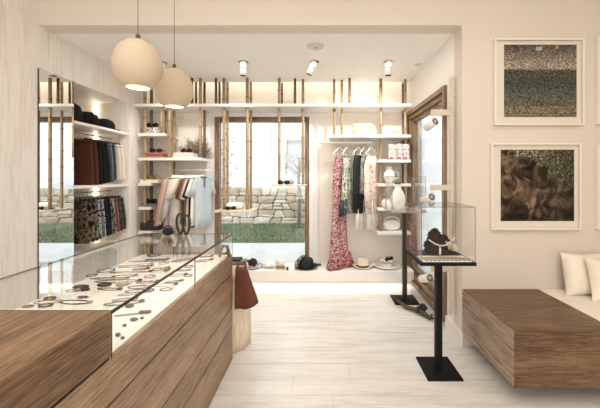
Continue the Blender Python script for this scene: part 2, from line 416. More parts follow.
# rails in niche
chrome = plain('chrome', srgb(205,198,188), .2, 1)
def rail(p0, p1, r, label, drops=(), mat=None, flat=None):
    p0, p1 = Vector(p0), Vector(p1)
    t = thing('hanging_rail', p0, label, 'clothes rail')
    MB().tube([p0, p1], r).build('bar', mat or chrome, t)
    for p, h in drops:
        p = Vector(p); MB().tube([p, p+Vector((0,0,h))], .005, 6).build('bracket', mat or chrome, t)
    return t
RX = -2.555
rail((RX, NY0+.002, 1.865), (RX, NY1-.002, 1.865), .006, 'thin chrome rail of the upper row in the niche')
rail((RX, NY0+.002, 1.235), (RX, NY1-.002, 1.235), .006, 'thin chrome rail of the lower row in the niche')

# ------------------------------------------------------------------ garments (local: width along x, thickness y, hangs down -z from 0)
def cloth_body(mb, prof, folds=5, amp=.006, seed=0, n=36, mi=0, hem=0):
    """prof: list of (z, halfwidth, halfthickness, xshift)"""
    rnd = random.Random(seed); ph = [rnd.random()*6.28 for _ in range(4)]
    rs = []; L = prof[0][0]-prof[-1][0]
    for q in prof:
        z, hw, ht = q[:3]; xs = q[3] if len(q) > 3 else 0
        k = min(1, (prof[0][0]-z)/L*1.5); r = []
        for j in range(n):
            a = 2*pi*j/n
            ca, sa = cos(a), sin(a)
            px = hw*math.copysign(abs(ca)**.7, ca); py = ht*math.copysign(abs(sa)**.8, sa)
            f = amp*k*(sin(px/hw*folds+ph[0])+.5*sin(px/hw*folds*2.3+ph[1]))
            r.append(Vector((px+xs, py+f, z+(hem*sin(px/hw*3+ph[2]) if q is prof[-1] else 0))))
        rs.append(r)
    mb.rings(rs, True, True, mi, True); return mb
def place(mb, loc, rz): return mb.xf(Matrix.Translation(loc) @ Matrix.Rotation(rz, 4, 'Z'))
hang_m = plain('white_hanger', srgb(244,240,232), .4)
def hanger(loc, rz, label, group, wdt=.19, mat=None, h=.06, cat='hanger', drop=.055):
    """loc: where the hook sits on the rail"""
    t = thing('clothes_hanger', loc, label, cat, group)
    hk = MB(); pts = []
    for k in range(9):
        a = R(-30)+R(240)*k/8; pts.append((.016*cos(a), 0, -.012+.016*sin(a)))
    pts = pts[::-1]; pts = pts[::-1]
    pts.append((0, 0, -h))
    hk.tube(pts, .0022, 5); place(hk, loc, rz).build('hook', chrome, t)
    bd = MB().tube([(-wdt, 0, -h-drop), (-wdt*.5, 0, -h-drop*.45), (0, 0, -h), (wdt*.5, 0, -h-drop*.45), (wdt, 0, -h-drop)], [.005, .007, .008, .007, .005], 8, flat=1.2)
    bd.tube([(-wdt, 0, -h-drop), (wdt, 0, -h-drop)], .003, 6)
    place(bd, loc, rz).build('shoulder_bar', mat or hang_m, t)
    return t
def skirt(loc, rz, label, mat, L=.5, w0=.15, w1=.19, seed=0, clips=True, name='hanging_skirt', cat='skirt', group=None):
    """loc: on the rail; the band is clipped 7 cm below"""
    lx, ly, lz = loc
    t = thing(name, (lx, ly, lz-.085), label, cat, group)
    b = MB(); z0 = -.085
    prof = [(z0, w0, .009), (z0-.03, w0, .012), (z0-.1*1, w0+.012, .014), (z0-L*.6, (w0+w1)/2+.01, .015), (z0-L*.95, w1, .016), (z0-L, w1, .014)]
    cloth_body(b, prof, 6, .005, seed, hem=.004); place(b, loc, rz).build('panel', mat, t)
    wb_ = MB(); cloth_body(wb_, [(z0+.004, w0+.002, .012), (z0-.03, w0+.002, .014)], 0, 0, seed)
    place(wb_, loc, rz).build('waistband', mat, t)
    return t
def clip_hanger(loc, rz, label, group, w=.13):
    t = thing('clip_hanger', loc, label, 'hanger', group)
    pts = [(.014*cos(R(-30)+R(240)*k/8), 0, -.010+.016*sin(R(-30)+R(240)*k/8)) for k in range(9)]+[(0, 0, -.06)]
    place(MB().tube(pts, .002, 5), loc, rz).build('hook', chrome, t)
    place(MB().tube([(-w, 0, -.062), (w, 0, -.062)], .0035, 6), loc, rz).build('bar', chrome, t)
    for sx in (-1, 1):
        place(MB().box(sx*w*.85-.013, sx*w*.85+.013, -.016, -.0125, -.10, -.058).box(sx*w*.85-.013, sx*w*.85+.013, .0125, .016, -.10, -.058).box(sx*w*.85-.01, sx*w*.85+.01, -.0125, .0125, -.066, -.058), loc, rz).build('clip', plain('dark_clip', srgb(70,58,44), .4), t)
    return t
brick = plain('brick_red_cloth', srgb(112,52,38), .85, var=.08, bmp=.15, bs=300)
blackc = plain('black_cloth', srgb(16,15,16), .9)
denim = plain('washed_denim', srgb(132,142,150), .85, var=.2, vs=16)
denim2 = plain('mid_denim', srgb(96,110,124), .85, var=.2, vs=16)
offw = plain('off_white_cloth', srgb(222,214,202), .85, var=.04)
sandc = plain('sand_white_cloth', srgb(232,224,212), .85, var=.04)
blk_st = srgb(18,17,18)
patA = spotted('black_beige_print', [(0, blk_st), (.47, srgb(176,154,128)), (.56, blk_st), (.64, srgb(200,190,175))], 5.5, dist=1.5)
patB = spotted('blue_grey_print', [(0, srgb(60,70,82)), (.42, srgb(176,182,180)), (.56, srgb(120,132,138)), (.66, srgb(206,204,196))], 14, dist=1)
patC = spotted('navy_dots_print', [(0, srgb(26,30,46)), (.6, srgb(32,36,54)), (.66, srgb(70,72,82))], 26)
patD = spotted('black_white_leaf_print', [(0, srgb(24,24,28)), (.5, srgb(205,200,190)), (.58, srgb(30,32,40)), (.7, srgb(190,185,176))], 18, dist=2)
coralc = plain('dusty_coral_cloth', srgb(186,112,100), .85, var=.08)
greyp = spotted('grey_mottled_print', [(0, srgb(70,68,66)), (.5, srgb(120,116,110)), (.62, srgb(90,88,86))], 40)
camo = spotted('brown_camel_print', [(0, srgb(44,34,30)), (.45, srgb(150,124,98)), (.53, srgb(70,52,42)), (.62, srgb(186,166,142))], 5.5, dist=1.6)
upper = [
 (3.235, brick, 'brick red skirt at the near end of the upper niche row', .49), (3.295, brick, 'brick red skirt behind the nearest brick red one', .47),
 (3.355, blackc, 'black skirt beside the brick red skirts', .46),
 (3.41, blackc, 'second black skirt of the upper niche row', .45), (3.465, blackc, 'black skirt just before the pale denim one', .44),
 (3.535, denim, 'pale washed denim skirt in the upper niche row', .44), (3.595, denim2, 'mid blue denim skirt behind the pale denim one', .41),
 (3.665, offw, 'off white skirt after the denim skirts', .42), (3.74, sandc, 'last cream skirt at the far end of the upper niche row', .41)]
for i, (yy, m_, lab, L) in enumerate(upper):
    skirt((RX, yy, 1.865), .015*((i*7) % 3-1), lab, m_, L, .165, .192, i, group='plain skirts of the upper niche row')
    clip_hanger((RX, yy, 1.865), 0, 'clip hanger holding the '+lab[:62].rsplit(' in the', 1)[0], 'clip hangers in the niche')
lower = [
 (3.16, camo, 'brown and camel printed garment nearest the mirror in the lower niche row', .44), (3.225, patA, 'black and beige bold printed skirt near the mirror', .50),
 (3.285, patA, 'black and beige skirt just before the pale blue one', .49),
 (3.345, patB, 'pale blue grey printed skirt in the lower niche row', .46), (3.40, patB, 'second blue grey printed skirt of the lower niche row', .45),
 (3.455, patC, 'navy skirt with fine dots in the lower niche row', .46), (3.51, patC, 'second navy dotted skirt beside the leaf print', .45),
 (3.57, patD, 'black and white leaf printed skirt before the coral one', .42), (3.63, coralc, 'dusty coral skirt in the lower niche row', .42),
 (3.69, greyp, 'mottled grey skirt after the coral one', .41), (3.75, greyp, 'mottled grey skirt at the far end of the lower niche row', .39)]
for i, (yy, m_, lab, L) in enumerate(lower):
    skirt((RX, yy, 1.235), .015*((i*5) % 3-1), lab, m_, .43-.05*(yy-3.16)/.59, .165, .196, 40+i, group='printed skirts of the lower niche row')
    clip_hanger((RX, yy, 1.235), 0, 'clip hanger holding the '+lab[:62].rsplit(' in the', 1)[0], 'clip hangers in the niche')

# ------------------------------------------------------------------ shelves on the back wall
def shelf(x0, x1, z, label, y0=3.9, y1=YW-.001, t=.035, group='white back wall shelves', dep=None):
    o = MB().box(x0, x1, y0, y1, z-t/2, z+t/2).build('wall_shelf', white_m, None, .003)
    return tag(o, label, 'shelf', group)
TOPZ = 2.3
shelf(-2.34, XR-.035, TOPZ, 'long white top shelf running the width of the back wall', 3.87, YW-.031)
PZY = 3.9
def zs(py): return PZ(py, PZY)
S1 = [(138, 176, 134.5, 'short left shelf carrying the patterned cup'), (138, 209, 159, 'left shelf with folded stacks and sunglasses'),
      (138, 163, 184.5, 'left shelf with white books, below the folded stacks'), (138, 163, 208.5, 'left shelf with grey folded items'), (138, 163, 232.5, 'lowest of the left wall shelves')]
for a, b, py, lab in S1: shelf(max(-2.3, PX(a, PZY)), PX(b+.5, 4.22), zs(py), lab)
S2 = [(330, 411, 136, 'right shelf with the gold patterned box'), (378, 411, 161, 'right shelf with pink patterned bags'), (378, 411, 185, 'right shelf with round white bags'),
      (378, 411, 209.5, 'right shelf behind the neck display'), (378, 411, 233.5, 'lowest of the right wall shelves')]
for a, b, py, lab in S2: shelf(PX(a, PZY), min(PX(b, PZY), XR-.035), zs(py), lab)

# bamboo
bam_m = None
def bamboo_mat(i, dark):
    nm = 'bamboo_%d_%d' % (i, dark)
    if nm in MATS: return MATS[nm]
    m, nt, b = new_mat(nm); b.inputs['Roughness'].default_value = .45
    v = coords(nt, (30, 30, 1.5)); n = noise(nt, v, 1.5+i*.3, 5, .6)
    cs = [(srgb(168,140,104), srgb(200,172,132)), (srgb(116,94,68), srgb(146,120,88))][dark]
    nt.links.new(ramp(nt, n, [(.3, cs[0]), (.7, cs[1])]), b.inputs['Base Color']); MATS[nm] = m; return m
node_m = plain('bamboo_node', srgb(84,62,42), .6)
def bamboo(px, y, z0, label, z1=ZC-.002, r=.021, dark=0, seed=0):
    rnd = random.Random(seed*13+7); x = PX(px, y)
    mb = MB(); n = 14; z = z0; nodes = []
    zz = z0+rnd.uniform(.05, .2)
    while zz < z1-.04: nodes.append(zz); zz += rnd.uniform(.2, .3)
    prof = [(r*.94, z0)]
    for q in nodes: prof += [(r*.95, q-.02), (r*1.06, q-.006), (r*1.0, q), (r*1.06, q+.006), (r*.95, q+.02)]
    prof += [(r*.94, z1)]
    mb.lathe(prof, (x, y, 0), n)
    base = len(mb.f)
    for q in nodes: mb.lathe([(r*1.03, q-.004), (r*1.09, q), (r*1.03, q+.004)], (x, y, 0), n, 1)
    o = mb.build('bamboo_pole', [bamboo_mat(seed % 3, dark), node_m])
    tag(o, label, 'bamboo pole', 'bamboo poles of the shelving')
    return o
TS = TOPZ+.018
B = [ # px, y, z0 (None -> stands on top shelf), label, r, dark
 (145, 3.95, SH, 'bamboo pole nearest the left wall, running down beside the left shelves', .02, 0),
 (151.5, 4.10, SH, 'darker bamboo pole just behind the one nearest the left wall', .02, 1),
 (161.5, 3.95, zs(134.5)+.018, 'bamboo pole ending on the short left shelf beside the patterned cup', .018, 0),
 (166, 4.12, zs(134.5)+.018, 'rear bamboo pole ending on the short left shelf', .018, 0),
 (169.5, 3.95, SH, 'bamboo pole passing the right end of the short left shelf', .02, 0),
 (174, 4.12, SH, 'rear bamboo pole near the right end of the short left shelf', .018, 0),
 (192, 3.95, TS, 'bamboo pole above the top shelf, just right of the lower pendant', .017, 1),
 (196, 4.12, TS, 'rear bamboo pole above the top shelf, right of the lower pendant', .015, 1),
 (200.5, 3.95, zs(159)+.018, 'bamboo pole ending at the right end of the folded stack shelf', .019, 0),
 (204.5, 4.12, zs(159)+.018, 'rear bamboo pole beside the right end of the folded stack shelf', .016, 1),
 (216, 3.95, TS, 'bamboo pole above the top shelf over the window corner', .017, 1),
 (219.5, 4.12, TS, 'rear bamboo pole above the top shelf over the window corner', .015, 1),
 (224, 3.95, .985, 'front left bamboo pole holding the hanging shelf with the white bag', .021, 0),
 (227.5, 4.12, .985, 'rear left bamboo pole holding the hanging shelf with the white bag', .018, 0),
 (247.3, 3.95, .985, 'front right bamboo pole holding the hanging shelf with the white bag', .021, 0),
 (250.8, 4.12, .985, 'rear right bamboo pole holding the hanging shelf with the white bag', .018, 0),
 (279.2, 3.95, 1.305, 'left bamboo pole of the small hanging shelf in the window', .019, 0),
 (282.0, 4.14, TS, 'rear bamboo pole above the top shelf over the window middle', .014, 1),
 (295, 3.97, TS, 'bamboo pole standing alone above the top shelf by the white coral', .017, 1),
 (303, 4.0, 1.305, 'right bamboo pole of the small hanging shelf in the window', .019, 0),
 (334.2, 4.0, zs(136)+.018, 'bamboo pole ending on the left end of the gold box shelf', .016, 0),
 (341.8, 4.02, zs(136)+.018, 'second bamboo pole ending on the gold box shelf', .017, 0),
 (349.6, 3.95, TS, 'bamboo pole standing alone above the top shelf over the dresses', .019, 0),
 (380.8, 3.99, zs(233.5)+.018, 'bamboo pole at the left ends of the right shelves', .021, 0),
 (403.0, 4.15, zs(233.5)+.018, 'darker bamboo pole behind the one in the right corner', .016, 1),
 (405.3, 4.0, zs(233.5)+.018, 'bamboo pole in the right corner through the shelves', .019, 0)]
for i, (px, yy, z0, lab, r, dk) in enumerate(B): bamboo(px, yy, z0, lab, r=r, dark=dk, seed=i)

# hanging shelves in the window
def live_shelf(x0, x1, y0, y1, z, t, label, mat, seed):
    rnd = random.Random(seed); n = 14
    pts = [(x0+(x1-x0)*k/n, y0+rnd.uniform(-.012, .008)) for k in range(n+1)]+[(x1-(x1-x0)*k/n, y1+rnd.uniform(-.008, .01)) for k in range(n+1)]
    o = MB().prism(pts, 'Z', z-t, z).build('hanging_shelf', mat, None, .004)
    return tag(o, label, 'shelf')
palew = wood('pale_shelf_wood', (srgb(196,172,142), srgb(222,204,180), srgb(232,218,196)), 'X', .5, 2)
live_shelf(PX(217,3.95), PX(254,3.95), 3.87, 4.2, .985, .03, 'pale wooden shelf hung on four bamboo poles before the window', palew, 1)
live_shelf(PX(273,3.95), PX(306.5,3.95), 3.87, 4.16, 1.305, .022, 'small pale shelf hung at the right side of the window', palew, 2)

# ------------------------------------------------------------------ small goods
def sunglasses(loc, rz, label, mat, s=1.0, group=None, lens=None):
    t = thing('sunglasses', loc, label, 'sunglasses', group)
    lens = lens or plain('dark_lens', srgb(16,14,14), .1)
    for sx in (-1, 1):
        c = Vector((sx*.034*s, 0, .022*s))
        f = MB().tube([c+Vector((.031*s*cos(a), .0, .021*s*sin(a))) for a in [2*pi*k/14 for k in range(14)]], .0035*s, 6, loop=True, up=(0,1,0))
        place(f, loc, rz).build('rim', mat, t)
        l = MB(); l.tube([c+Vector((0, -.0015, 0)), c+Vector((0, .0015, 0))], .030*s, 14, up=(0,0,1))
        for v in l.v: v.z = c.z+(v.z-c.z)*.7
        place(l, loc, rz).build('lens', lens, t)
        place(MB().tube([(sx*.064*s, 0, .028*s), (sx*.066*s, .06*s, .026*s), (sx*.06*s, .12*s, .006*s)], .0026*s, 5), loc, rz).build('temple', mat, t)
    place(MB().tube([(-.006*s, 0, .027*s), (0, 0, .03*s), (.006*s, 0, .027*s)], .003*s, 5), loc, rz).build('bridge', mat, t)
    return t
def folded(name, loc, w, d, hs, mats, label, cat, group=None, rz=0, book=False):
    t = thing(name, loc, label, cat, group); z = 0
    for k, (h, m_) in enumerate(zip(hs, mats)):
        b = MB()
        r_ = .006*(k % 2)
        b.box(-w/2+r_, w/2-r_, -d/2, d/2, z+.0005, z+h)
        o = place(b, loc, rz).build('layer' if not book else 'cover', m_, t, h*.35 if not book else .002, 3)
        z += h
    return t
def single_fold(name, x, y, z, w, d, h, m_, label, cat, group=None, soft=True):
    b = MB().box(x-w/2, x+w/2, y-d/2, y+d/2, z, z+h)
    o = b.build(name, m_, None, h*.4 if soft else .002, 3)
    return tag(o, label, cat, group)
gold = plain('gold_tone', srgb(190,154,82), .35, .6)
brownf = plain('brown_acetate', srgb(92,40,32), .25)
blackf = plain('black_acetate', srgb(14,12,12), .2)
z = zs(134.5)+.0185
cupm = spotted('black_white_speckle', [(0, srgb(20,20,20)), (.47, srgb(235,230,222)), (.62, srgb(24,24,24)), (.7, srgb(225,220,212))], 60, .5)
x = PX(152.5, 3.98)
o = MB().box(x-.085, x+.085, 3.96, 4.07, z, z+.085).build('patterned_box', cupm, None, .008); tag(o, 'black and white speckled box on the short left shelf', 'box')
sunglasses((x, 3.98, z+.086), 0, 'black sunglasses on top of the speckled box', blackf, 1.25)
z = zs(159)+.0185
pink = plain('pink_cloth', srgb(214,140,126), .8); pink2 = plain('deep_pink_cloth', srgb(204,120,108), .8); cream = plain('cream_cloth', srgb(236,226,208), .7)
x = PX(157, 4.0)
for k in range(3): single_fold('folded_cloth', x, 4.02, z+k*.022, .22-.01*k, .2, .0215, [pink, pink2, pink][k], ['lowest', 'middle', 'top'][k]+' pink folded cloth of the stack on the left shelf', 'folded cloth', 'pink folded cloths')
sunglasses((x, 3.98, z+.067), .1, 'brown sunglasses on the pink folded stack', brownf, 1.2, lens=plain('red_brown_lens', srgb(72,24,20), .15))
x = PX(185, 4.0)
for k in range(3): single_fold('folded_cloth', x, 4.02, z+k*.022, .26-.012*k, .2, .0215, cream, ['lowest', 'middle', 'top'][k]+' cream folded cloth of the stack on the left shelf', 'folded cloth', 'cream folded cloths')
sunglasses((x+.03, 3.98, z+.067), -.1, 'brown sunglasses on the cream folded stack', brownf, 1.15, lens=plain('red_brown_lens', srgb(72,24,20), .15))
# coral sprays
def coral(loc, s, label, mat, seed, flatx=1.0, n=34, name='white_coral', th=1.0):
    rnd = random.Random(seed); b = MB(); L = Vector(loc)
    for i in range(n):
        an = rnd.uniform(0, pi); d = Vector((cos(an)*flatx, rnd.uniform(-.3, .3), abs(sin(an)))).normalized()
        l = s*rnd.uniform(.6, 1)
        mid = d*l*.5+Vector((rnd.uniform(-.1,.1)*s, 0, rnd.uniform(0,.1)*s)); end = d*l
        b.tube([L+d*.01, L+mid, L+end], [.05*s*th, .032*s*th, .02*s*th], 5)
        for k in range(4):
            e = mid.lerp(end, rnd.random()); q = e+Vector((rnd.uniform(-1,1), rnd.uniform(-.5,.5), rnd.uniform(-.3,1)))*.22*s
            q.z = max(q.z, .01); b.tube([L+e, L+q], [.022*s*th*1.3, .014*s*th*1.3], 4)
    b.lathe([(.12*s, 0), (.1*s, .08*s), (.03*s, .14*s)], loc, 10)
    return tag(b.build(name, mat), label, 'coral')
coral((PX(194, 4.2), 4.21, zs(159)+.0185), .30, 'large pale branching coral behind the cream folded stack', plain('pale_coral', srgb(176,160,142), .8), 5, n=80, th=.35)
coral((PX(289.5, 3.95), 3.97, TS), .075, 'small white coral on the long top shelf', plain('white_coral', srgb(240,234,224), .8), 6)
coral((PX(395, 4.0), 4.03, zs(136)+.0185), .10, 'grey white coral on the shelf right of the gold box', plain('grey_coral', srgb(206,198,186), .8), 7, n=44)
# books, etc on lower left shelves
zb = zs(184.5)+.0185; x = PX(152, 4.0)
single_fold('book', x, 4.03, zb, .23, .2, .024, plain('white_cover', srgb(238,232,222), .5), 'lower white book under the gold sunglasses', 'book', 'white books', soft=False)
single_fold('book', x-.005, 4.03, zb+.0245, .22, .19, .02, plain('cream_cover', srgb(232,222,206), .5), 'upper white book under the gold sunglasses', 'book', 'white books', soft=False)
sunglasses((x, 3.97, zb+.046), .05, 'gold rimmed sunglasses on the white books', gold, 1.2, lens=plain('amber_lens', srgb(150,110,50), .15))
zb = zs(208.5)+.0185
single_fold('book', x, 4.03, zb, .23, .2, .028, plain('grey_cover', srgb(150,158,150), .5), 'grey green book on the left shelf under dark sunglasses', 'book', soft=False)
single_fold('book', x, 4.03, zb+.0285, .21, .18, .018, plain('slate_cover', srgb(92,98,96), .5), 'slate book on top of the grey green one', 'book', soft=False)
sunglasses((x, 3.97, zb+.047), 0, 'black sunglasses on the slate book', blackf, 1.2)
zb = zs(232.5)+.0185
single_fold('storage_box', x, 4.03, zb, .22, .2, .1, plain('dark_brown_box', srgb(66,52,44), .6), 'dark brown box on the lowest left shelf', 'box', soft=False)
# lower wall below - white bag on hanging shelf A
xa = PX(235, 4.0)
def tote(loc, w, d, h, label, mat, handle_m, cat='bag', name='handbag', flap=None):
    t = thing(name, loc, label, cat); x, y, z = loc
    b = MB().box(x-w/2, x+w/2, y-d/2, y+d/2, z, z+h); 
    for v in b.v:
        k = (v.z-z)/h; v.x = x+(v.x-x)*(1-.12*k); v.y = y+(v.y-y)*(1-.3*k)
    b.build('body', mat, t, min(w, d, h)*.15, 3)
    pts = [(x+w*.28*cos(a), y, z+h*.95+h*.45*sin(a)) for a in [pi*k/10 for k in range(11)]]
    MB().tube(pts, .006, 6).build('handle', handle_m, t)
    if flap: MB().box(x-w*.46, x+w*.46, y-d*.5-.004, y-d*.38, z+h*.45, z+h*.95).build('flap', flap, t, .004)
    return t
single_fold('white_clutch', xa+.0, 4.02, .9855, .22, .14, .085, plain('white_leather', srgb(240,236,228), .5), 'white clutch on the bamboo hung shelf', 'bag')
sunglasses((PX(231, 3.93), 3.915, .9855), .3, 'black sunglasses before the white clutch', blackf, 1.0)
sunglasses((PX(284, 3.95), 3.93, 1.3055), 0, 'black sunglasses on the small hanging shelf', blackf, 1.15)
b = MB(); rnd = random.Random(4); b.sphere((PX(291,4.0), 4.03, 1.3055+.03), (.035, .03, .03), 14, 8, jit=.003, rnd=rnd); b.sphere((PX(289.5,4.0), 4.0, 1.3055+.016), (.02, .02, .016), 10, 6)
tag(b.build('seashell', plain('shell', srgb(190,176,156), .5)), 'small beige shell on the small hanging shelf', 'shell')
# right shelves
z = zs(136)+.0185
goldp = spotted('gold_cream_print', [(0, srgb(186,160,84)), (.46, srgb(232,222,198)), (.55, srgb(176,148,70)), (.6, srgb(240,234,216))], 42, .6, .8)
o = MB().box(PX(353,4.0), PX(372,4.0), 3.97, 4.07, z, z+.155).build('gold_patterned_box', goldp, None, .012); tag(o, 'cream box with gold pattern on the long right shelf', 'box')
pinkp = spotted('pink_white_print', [(0, srgb(180,60,92)), (.4, srgb(214,116,136)), (.47, srgb(240,232,226)), (.56, srgb(64,54,62)), (.60, srgb(238,226,220)), (.68, srgb(206,112,130))], 34, .7, 1.2)
z = zs(161)+.0185
for k, (a, b_, h, lab) in enumerate(((388.5, 397, .215, 'pink and white patterned bag at the left of its shelf'), (397.3, 403, .225, 'pink patterned bag in the middle of its shelf'), (403.4, 409.5, .22, 'pink patterned bag next to the side window frame'))):
    x0, x1 = PX(a, 3.95), PX(b_, 3.95)
    t = thing('patterned_bag', ((x0+x1)/2, 3.97, z), lab, 'bag', 'pink patterned bags')
    mbb = MB()
    rs = []
    for q in range(7):
        u = q/6; wv = (x1-x0)/2*(1-.06*u); dv = .04*(1-.75*u)
        rs.append([Vector(((x0+x1)/2+wv*math.copysign(abs(cos(a2))**.5, cos(a2)), 3.96+dv*math.copysign(abs(sin(a2))**.6, sin(a2)), z+h*u*.92)) for a2 in [2*pi*j/20 for j in range(20)]])
    mbb.rings(rs); mbb.build('pouch', pinkp, t)
    MB().box(x0+.006, x1-.006, 3.955, 3.965, z+h*.915, z+h*.95).build('closure', plain('dark_zip', srgb(110,70,80), .5), t)
whitel = plain('glossy_white_shell', srgb(240,235,228), .3)
z = zs(185)+.0185
def shell_bag(loc, r, label, trim, name='round_bag'):
    x, y, z = loc; t = thing(name, loc, label, 'bag')
    b = MB(); b.sphere((x, y, z+r*.62), (r, r*.45, r*.62), 20, 12); b.build('body', whitel, t)
    MB().tube([(x+r*.98*cos(a), y-.01, z+r*.5+r*.2*sin(a)*.3) for a in [pi*k/12 for k in range(12, 25)]], .008, 6).build('trim', trim, t)
    MB().tube([(x+r*.9*cos(a), y, z+r*.8+r*.75*sin(a)) for a in [pi*k/12 for k in range(13)]], .009, 6).build('handle', whitel, t)
    return t
sandtrim = plain('sand_trim', srgb(176,148,126), .7)
t = thing('white_vase', (PX(389, 4.0), 4.0, z), 'leaning white oval vase on the shelf above the neck display', 'vase')
vb = MB().lathe([(.03, 0), (.05, .02), (.075, .08), (.07, .14), (.04, .18), (.035, .2), (.05, .215)], (PX(389, 4.0), 4.0, z), 20); vb.build('body', whitel, t)
MB().tube([(PX(394,4.0), 4.0, z+.05), (PX(399,4.0), 4.0, z+.08), (PX(398,4.0), 4.0, z+.14), (PX(393.5,4.0), 4.0, z+.15)], .007, 6).build('handle', whitel, t)
z = zs(209.5)+.0185
b = MB().lathe([(.05, 0), (.08, .03), (.085, .07), (.06, .1), (.03, .11)], (PX(387,4.0), 4.0, z), 18); tag(b.build('white_bowl', whitel), 'white lidded bowl on the shelf behind the neck display', 'bowl')
shell_bag((PX(392, 4.0), 4.02, zs(233.5)+.0185), .115, 'round white bag with sand trim on the lowest right shelf', sandtrim)

# ------------------------------------------------------------------ clothes rail at left
RZ = 1.49; RY = 4.03
rail((-1.98, RY, RZ), (-1.44, RY, RZ), .007, 'white clothes rail hung under the left shelf', [((-1.94, RY, RZ), .102), ((-1.47, RY, RZ), .102)], white_m)
def shirt(loc, rz, label, mat, L=.66, sl=.28, w=.16, name='hanging_shirt', cat='shirt', seed=0, collar=None, trim=None, group=None):
    lx, ly, lz = loc
    t = thing(name, (lx, ly, lz-.08), label, cat, group)
    b = MB(); z0 = -.063
    prof = [(z0, .045, .008), (z0-.012, .075, .009), (z0-.03, w*.72, .010), (z0-.06, w*.95, .011), (z0-.14, w*.98, .011), (z0-L*.5, w, .011), (z0-L*.8, w*1.03, .011), (z0-L, w*1.04, .010)]
    cloth_body(b, prof, 5, .004, 1, hem=.006); place(b, loc, rz).build('body', mat, t)
    for sx in (-1, 1):
        s = MB(); a = R(14 if sl > .35 else 24)
        p0 = Vector((sx*w*.86, 0, z0-.055)); p1 = p0+Vector((sx*sin(a)*sl*.5, 0, -cos(a)*sl*.5)); p2 = p0+Vector((sx*sin(a)*sl*.95, .004, -cos(a)*sl))
        s.tube([p0+Vector((-sx*.02, 0, .012)), p0, p1, p2], [.03, .045, .042, .034 if sl > .35 else .044], 14, flat=.26, up=(0,1,0))
        place(s, loc, rz).build('sleeve', mat, t)
    if collar:
        c = MB().tube([(.046*cos(q), .012*sin(q)-.004, z0+.006-.012*max(0, -sin(q))) for q in [2*pi*k/14 for k in range(14)]], .011, 6, loop=True)
        place(c, loc, rz).build('collar', collar, t)
        c = MB().box(-.009, .009, -.026, -.02, z0-.13, z0-.01); place(c, loc, rz).build('placket', collar, t)
    return t
polo_m = plain('light_blue_pique', srgb(190,200,206), .85, var=.06, vs=60, bmp=.2, bs=400)
cl = [ # colour, label, length, sleeve
 (plain('salmon_pink_knit', srgb(214,160,146), .85), 'salmon pink long sleeved top at the left end of the rail', .70, .56),
 (plain('pale_pink_knit', srgb(226,184,172), .85), 'pale pink long sleeved top, second on the rail', .68, .54),
 (plain('mauve_grey_knit', srgb(190,176,176), .85), 'mauve grey top, third on the rail', .66, .5),
 (plain('lilac_grey_cloth', srgb(206,198,200), .85), 'lilac grey top, fourth on the rail', .64, .46),
 (offw, 'off white shirt next to the lilac grey top', .56, .24),
 (sandc, 'sand white shirt, sixth on the rail', .6, .22),
 (plain('ivory_cloth', srgb(232,226,208), .85), 'ivory shirt, seventh on the rail', .62, .2),
 (plain('oat_cloth', srgb(206,196,176), .85), 'oat coloured shirt, eighth on the rail', .64, .2),
 (plain('olive_grey_cloth', srgb(150,146,128), .85), 'olive grey shirt in the middle of the rail', .6, .18),
 (plain('taupe_cloth', srgb(112,96,84), .85), 'dark taupe shirt left of the coral one', .6, .24),
 (plain('coral_cloth', srgb(206,118,98), .85), 'coral shirt in the right half of the rail', .62, .24),
 (plain('ecru_cloth', srgb(222,206,190), .85), 'ecru shirt behind the coral one', .62, .24),
 (plain('navy_cloth', srgb(50,54,64), .85), 'navy shirt just left of the white polo', .64, .22),
 (plain('white_pique', srgb(236,232,226), .85), 'white polo shirt beside the light blue polo', .62, .2)]
n = len(cl)
for i, (m_, lab, L, sl) in enumerate(cl):
    x = -1.915+i*(.365/n)
    shirt((x, RY, RZ-.03), R(68), lab, m_, L, sl, .15, seed=i, group='tops on the left rail')
    hanger((x, RY, RZ), R(68), 'white hanger carrying the '+lab.split(' at the')[0].split(' in the')[0].split(' next')[0], 'white hangers on the left rail', .11, h=.068, drop=.035)
shirt((-1.525, RY-.01, RZ-.03), R(63), 'light blue polo shirt with collar at the right end of the rail', polo_m, .66, .19, .13, name='polo_shirt', seed=33, collar=plain('polo_collar', srgb(128,146,160), .85))
hanger((-1.525, RY-.01, RZ), R(63), 'white hanger carrying the light blue polo shirt', 'white hangers on the left rail', .10, h=.068, drop=.035)

# ------------------------------------------------------------------ dresses on the right rail
DZ = PZ(142.5, 4.02); DY = 4.03
rail((PX(319, DY), DY, DZ), (PX(372.5, DY), DY, DZ), .017, 'white clothes rail carrying the dresses', [((PX(336, DY), DY, DZ), .075), ((PX(371, DY), DY, DZ), .075)], white_m)
redfl = spotted('red_floral_print', [(0, srgb(150,50,64)), (.40, srgb(186,84,96)), (.46, srgb(236,216,210)), (.505, srgb(178,70,84)), (.56, srgb(196,96,104)), (.62, srgb(228,204,198)), (.68, srgb(150,54,70))], 20, dist=1.2)
redhem = spotted('rose_floral_print', [(0, srgb(186,80,84)), (.45, srgb(204,116,114)), (.53, srgb(232,196,186)), (.57, srgb(190,88,90))], 24, dist=1.2)
grnfl = spotted('green_white_print', [(0, srgb(112,134,118)), (.44, srgb(214,214,196)), (.55, srgb(148,164,140)), (.62, srgb(190,184,160))], 22, dist=1, vscale=(1,1,.4))
dkfl = spotted('dark_jungle_print', [(0, srgb(26,44,40)), (.45, srgb(36,64,58)), (.52, srgb(28,30,44)), (.60, srgb(120,60,52)), (.66, srgb(44,70,60))], 16, dist=1)
bwfl = spotted('grey_leaf_print', [(0, srgb(74,72,68)), (.46, srgb(206,200,188)), (.54, srgb(96,94,88)), (.62, srgb(220,212,200))], 34, dist=1)
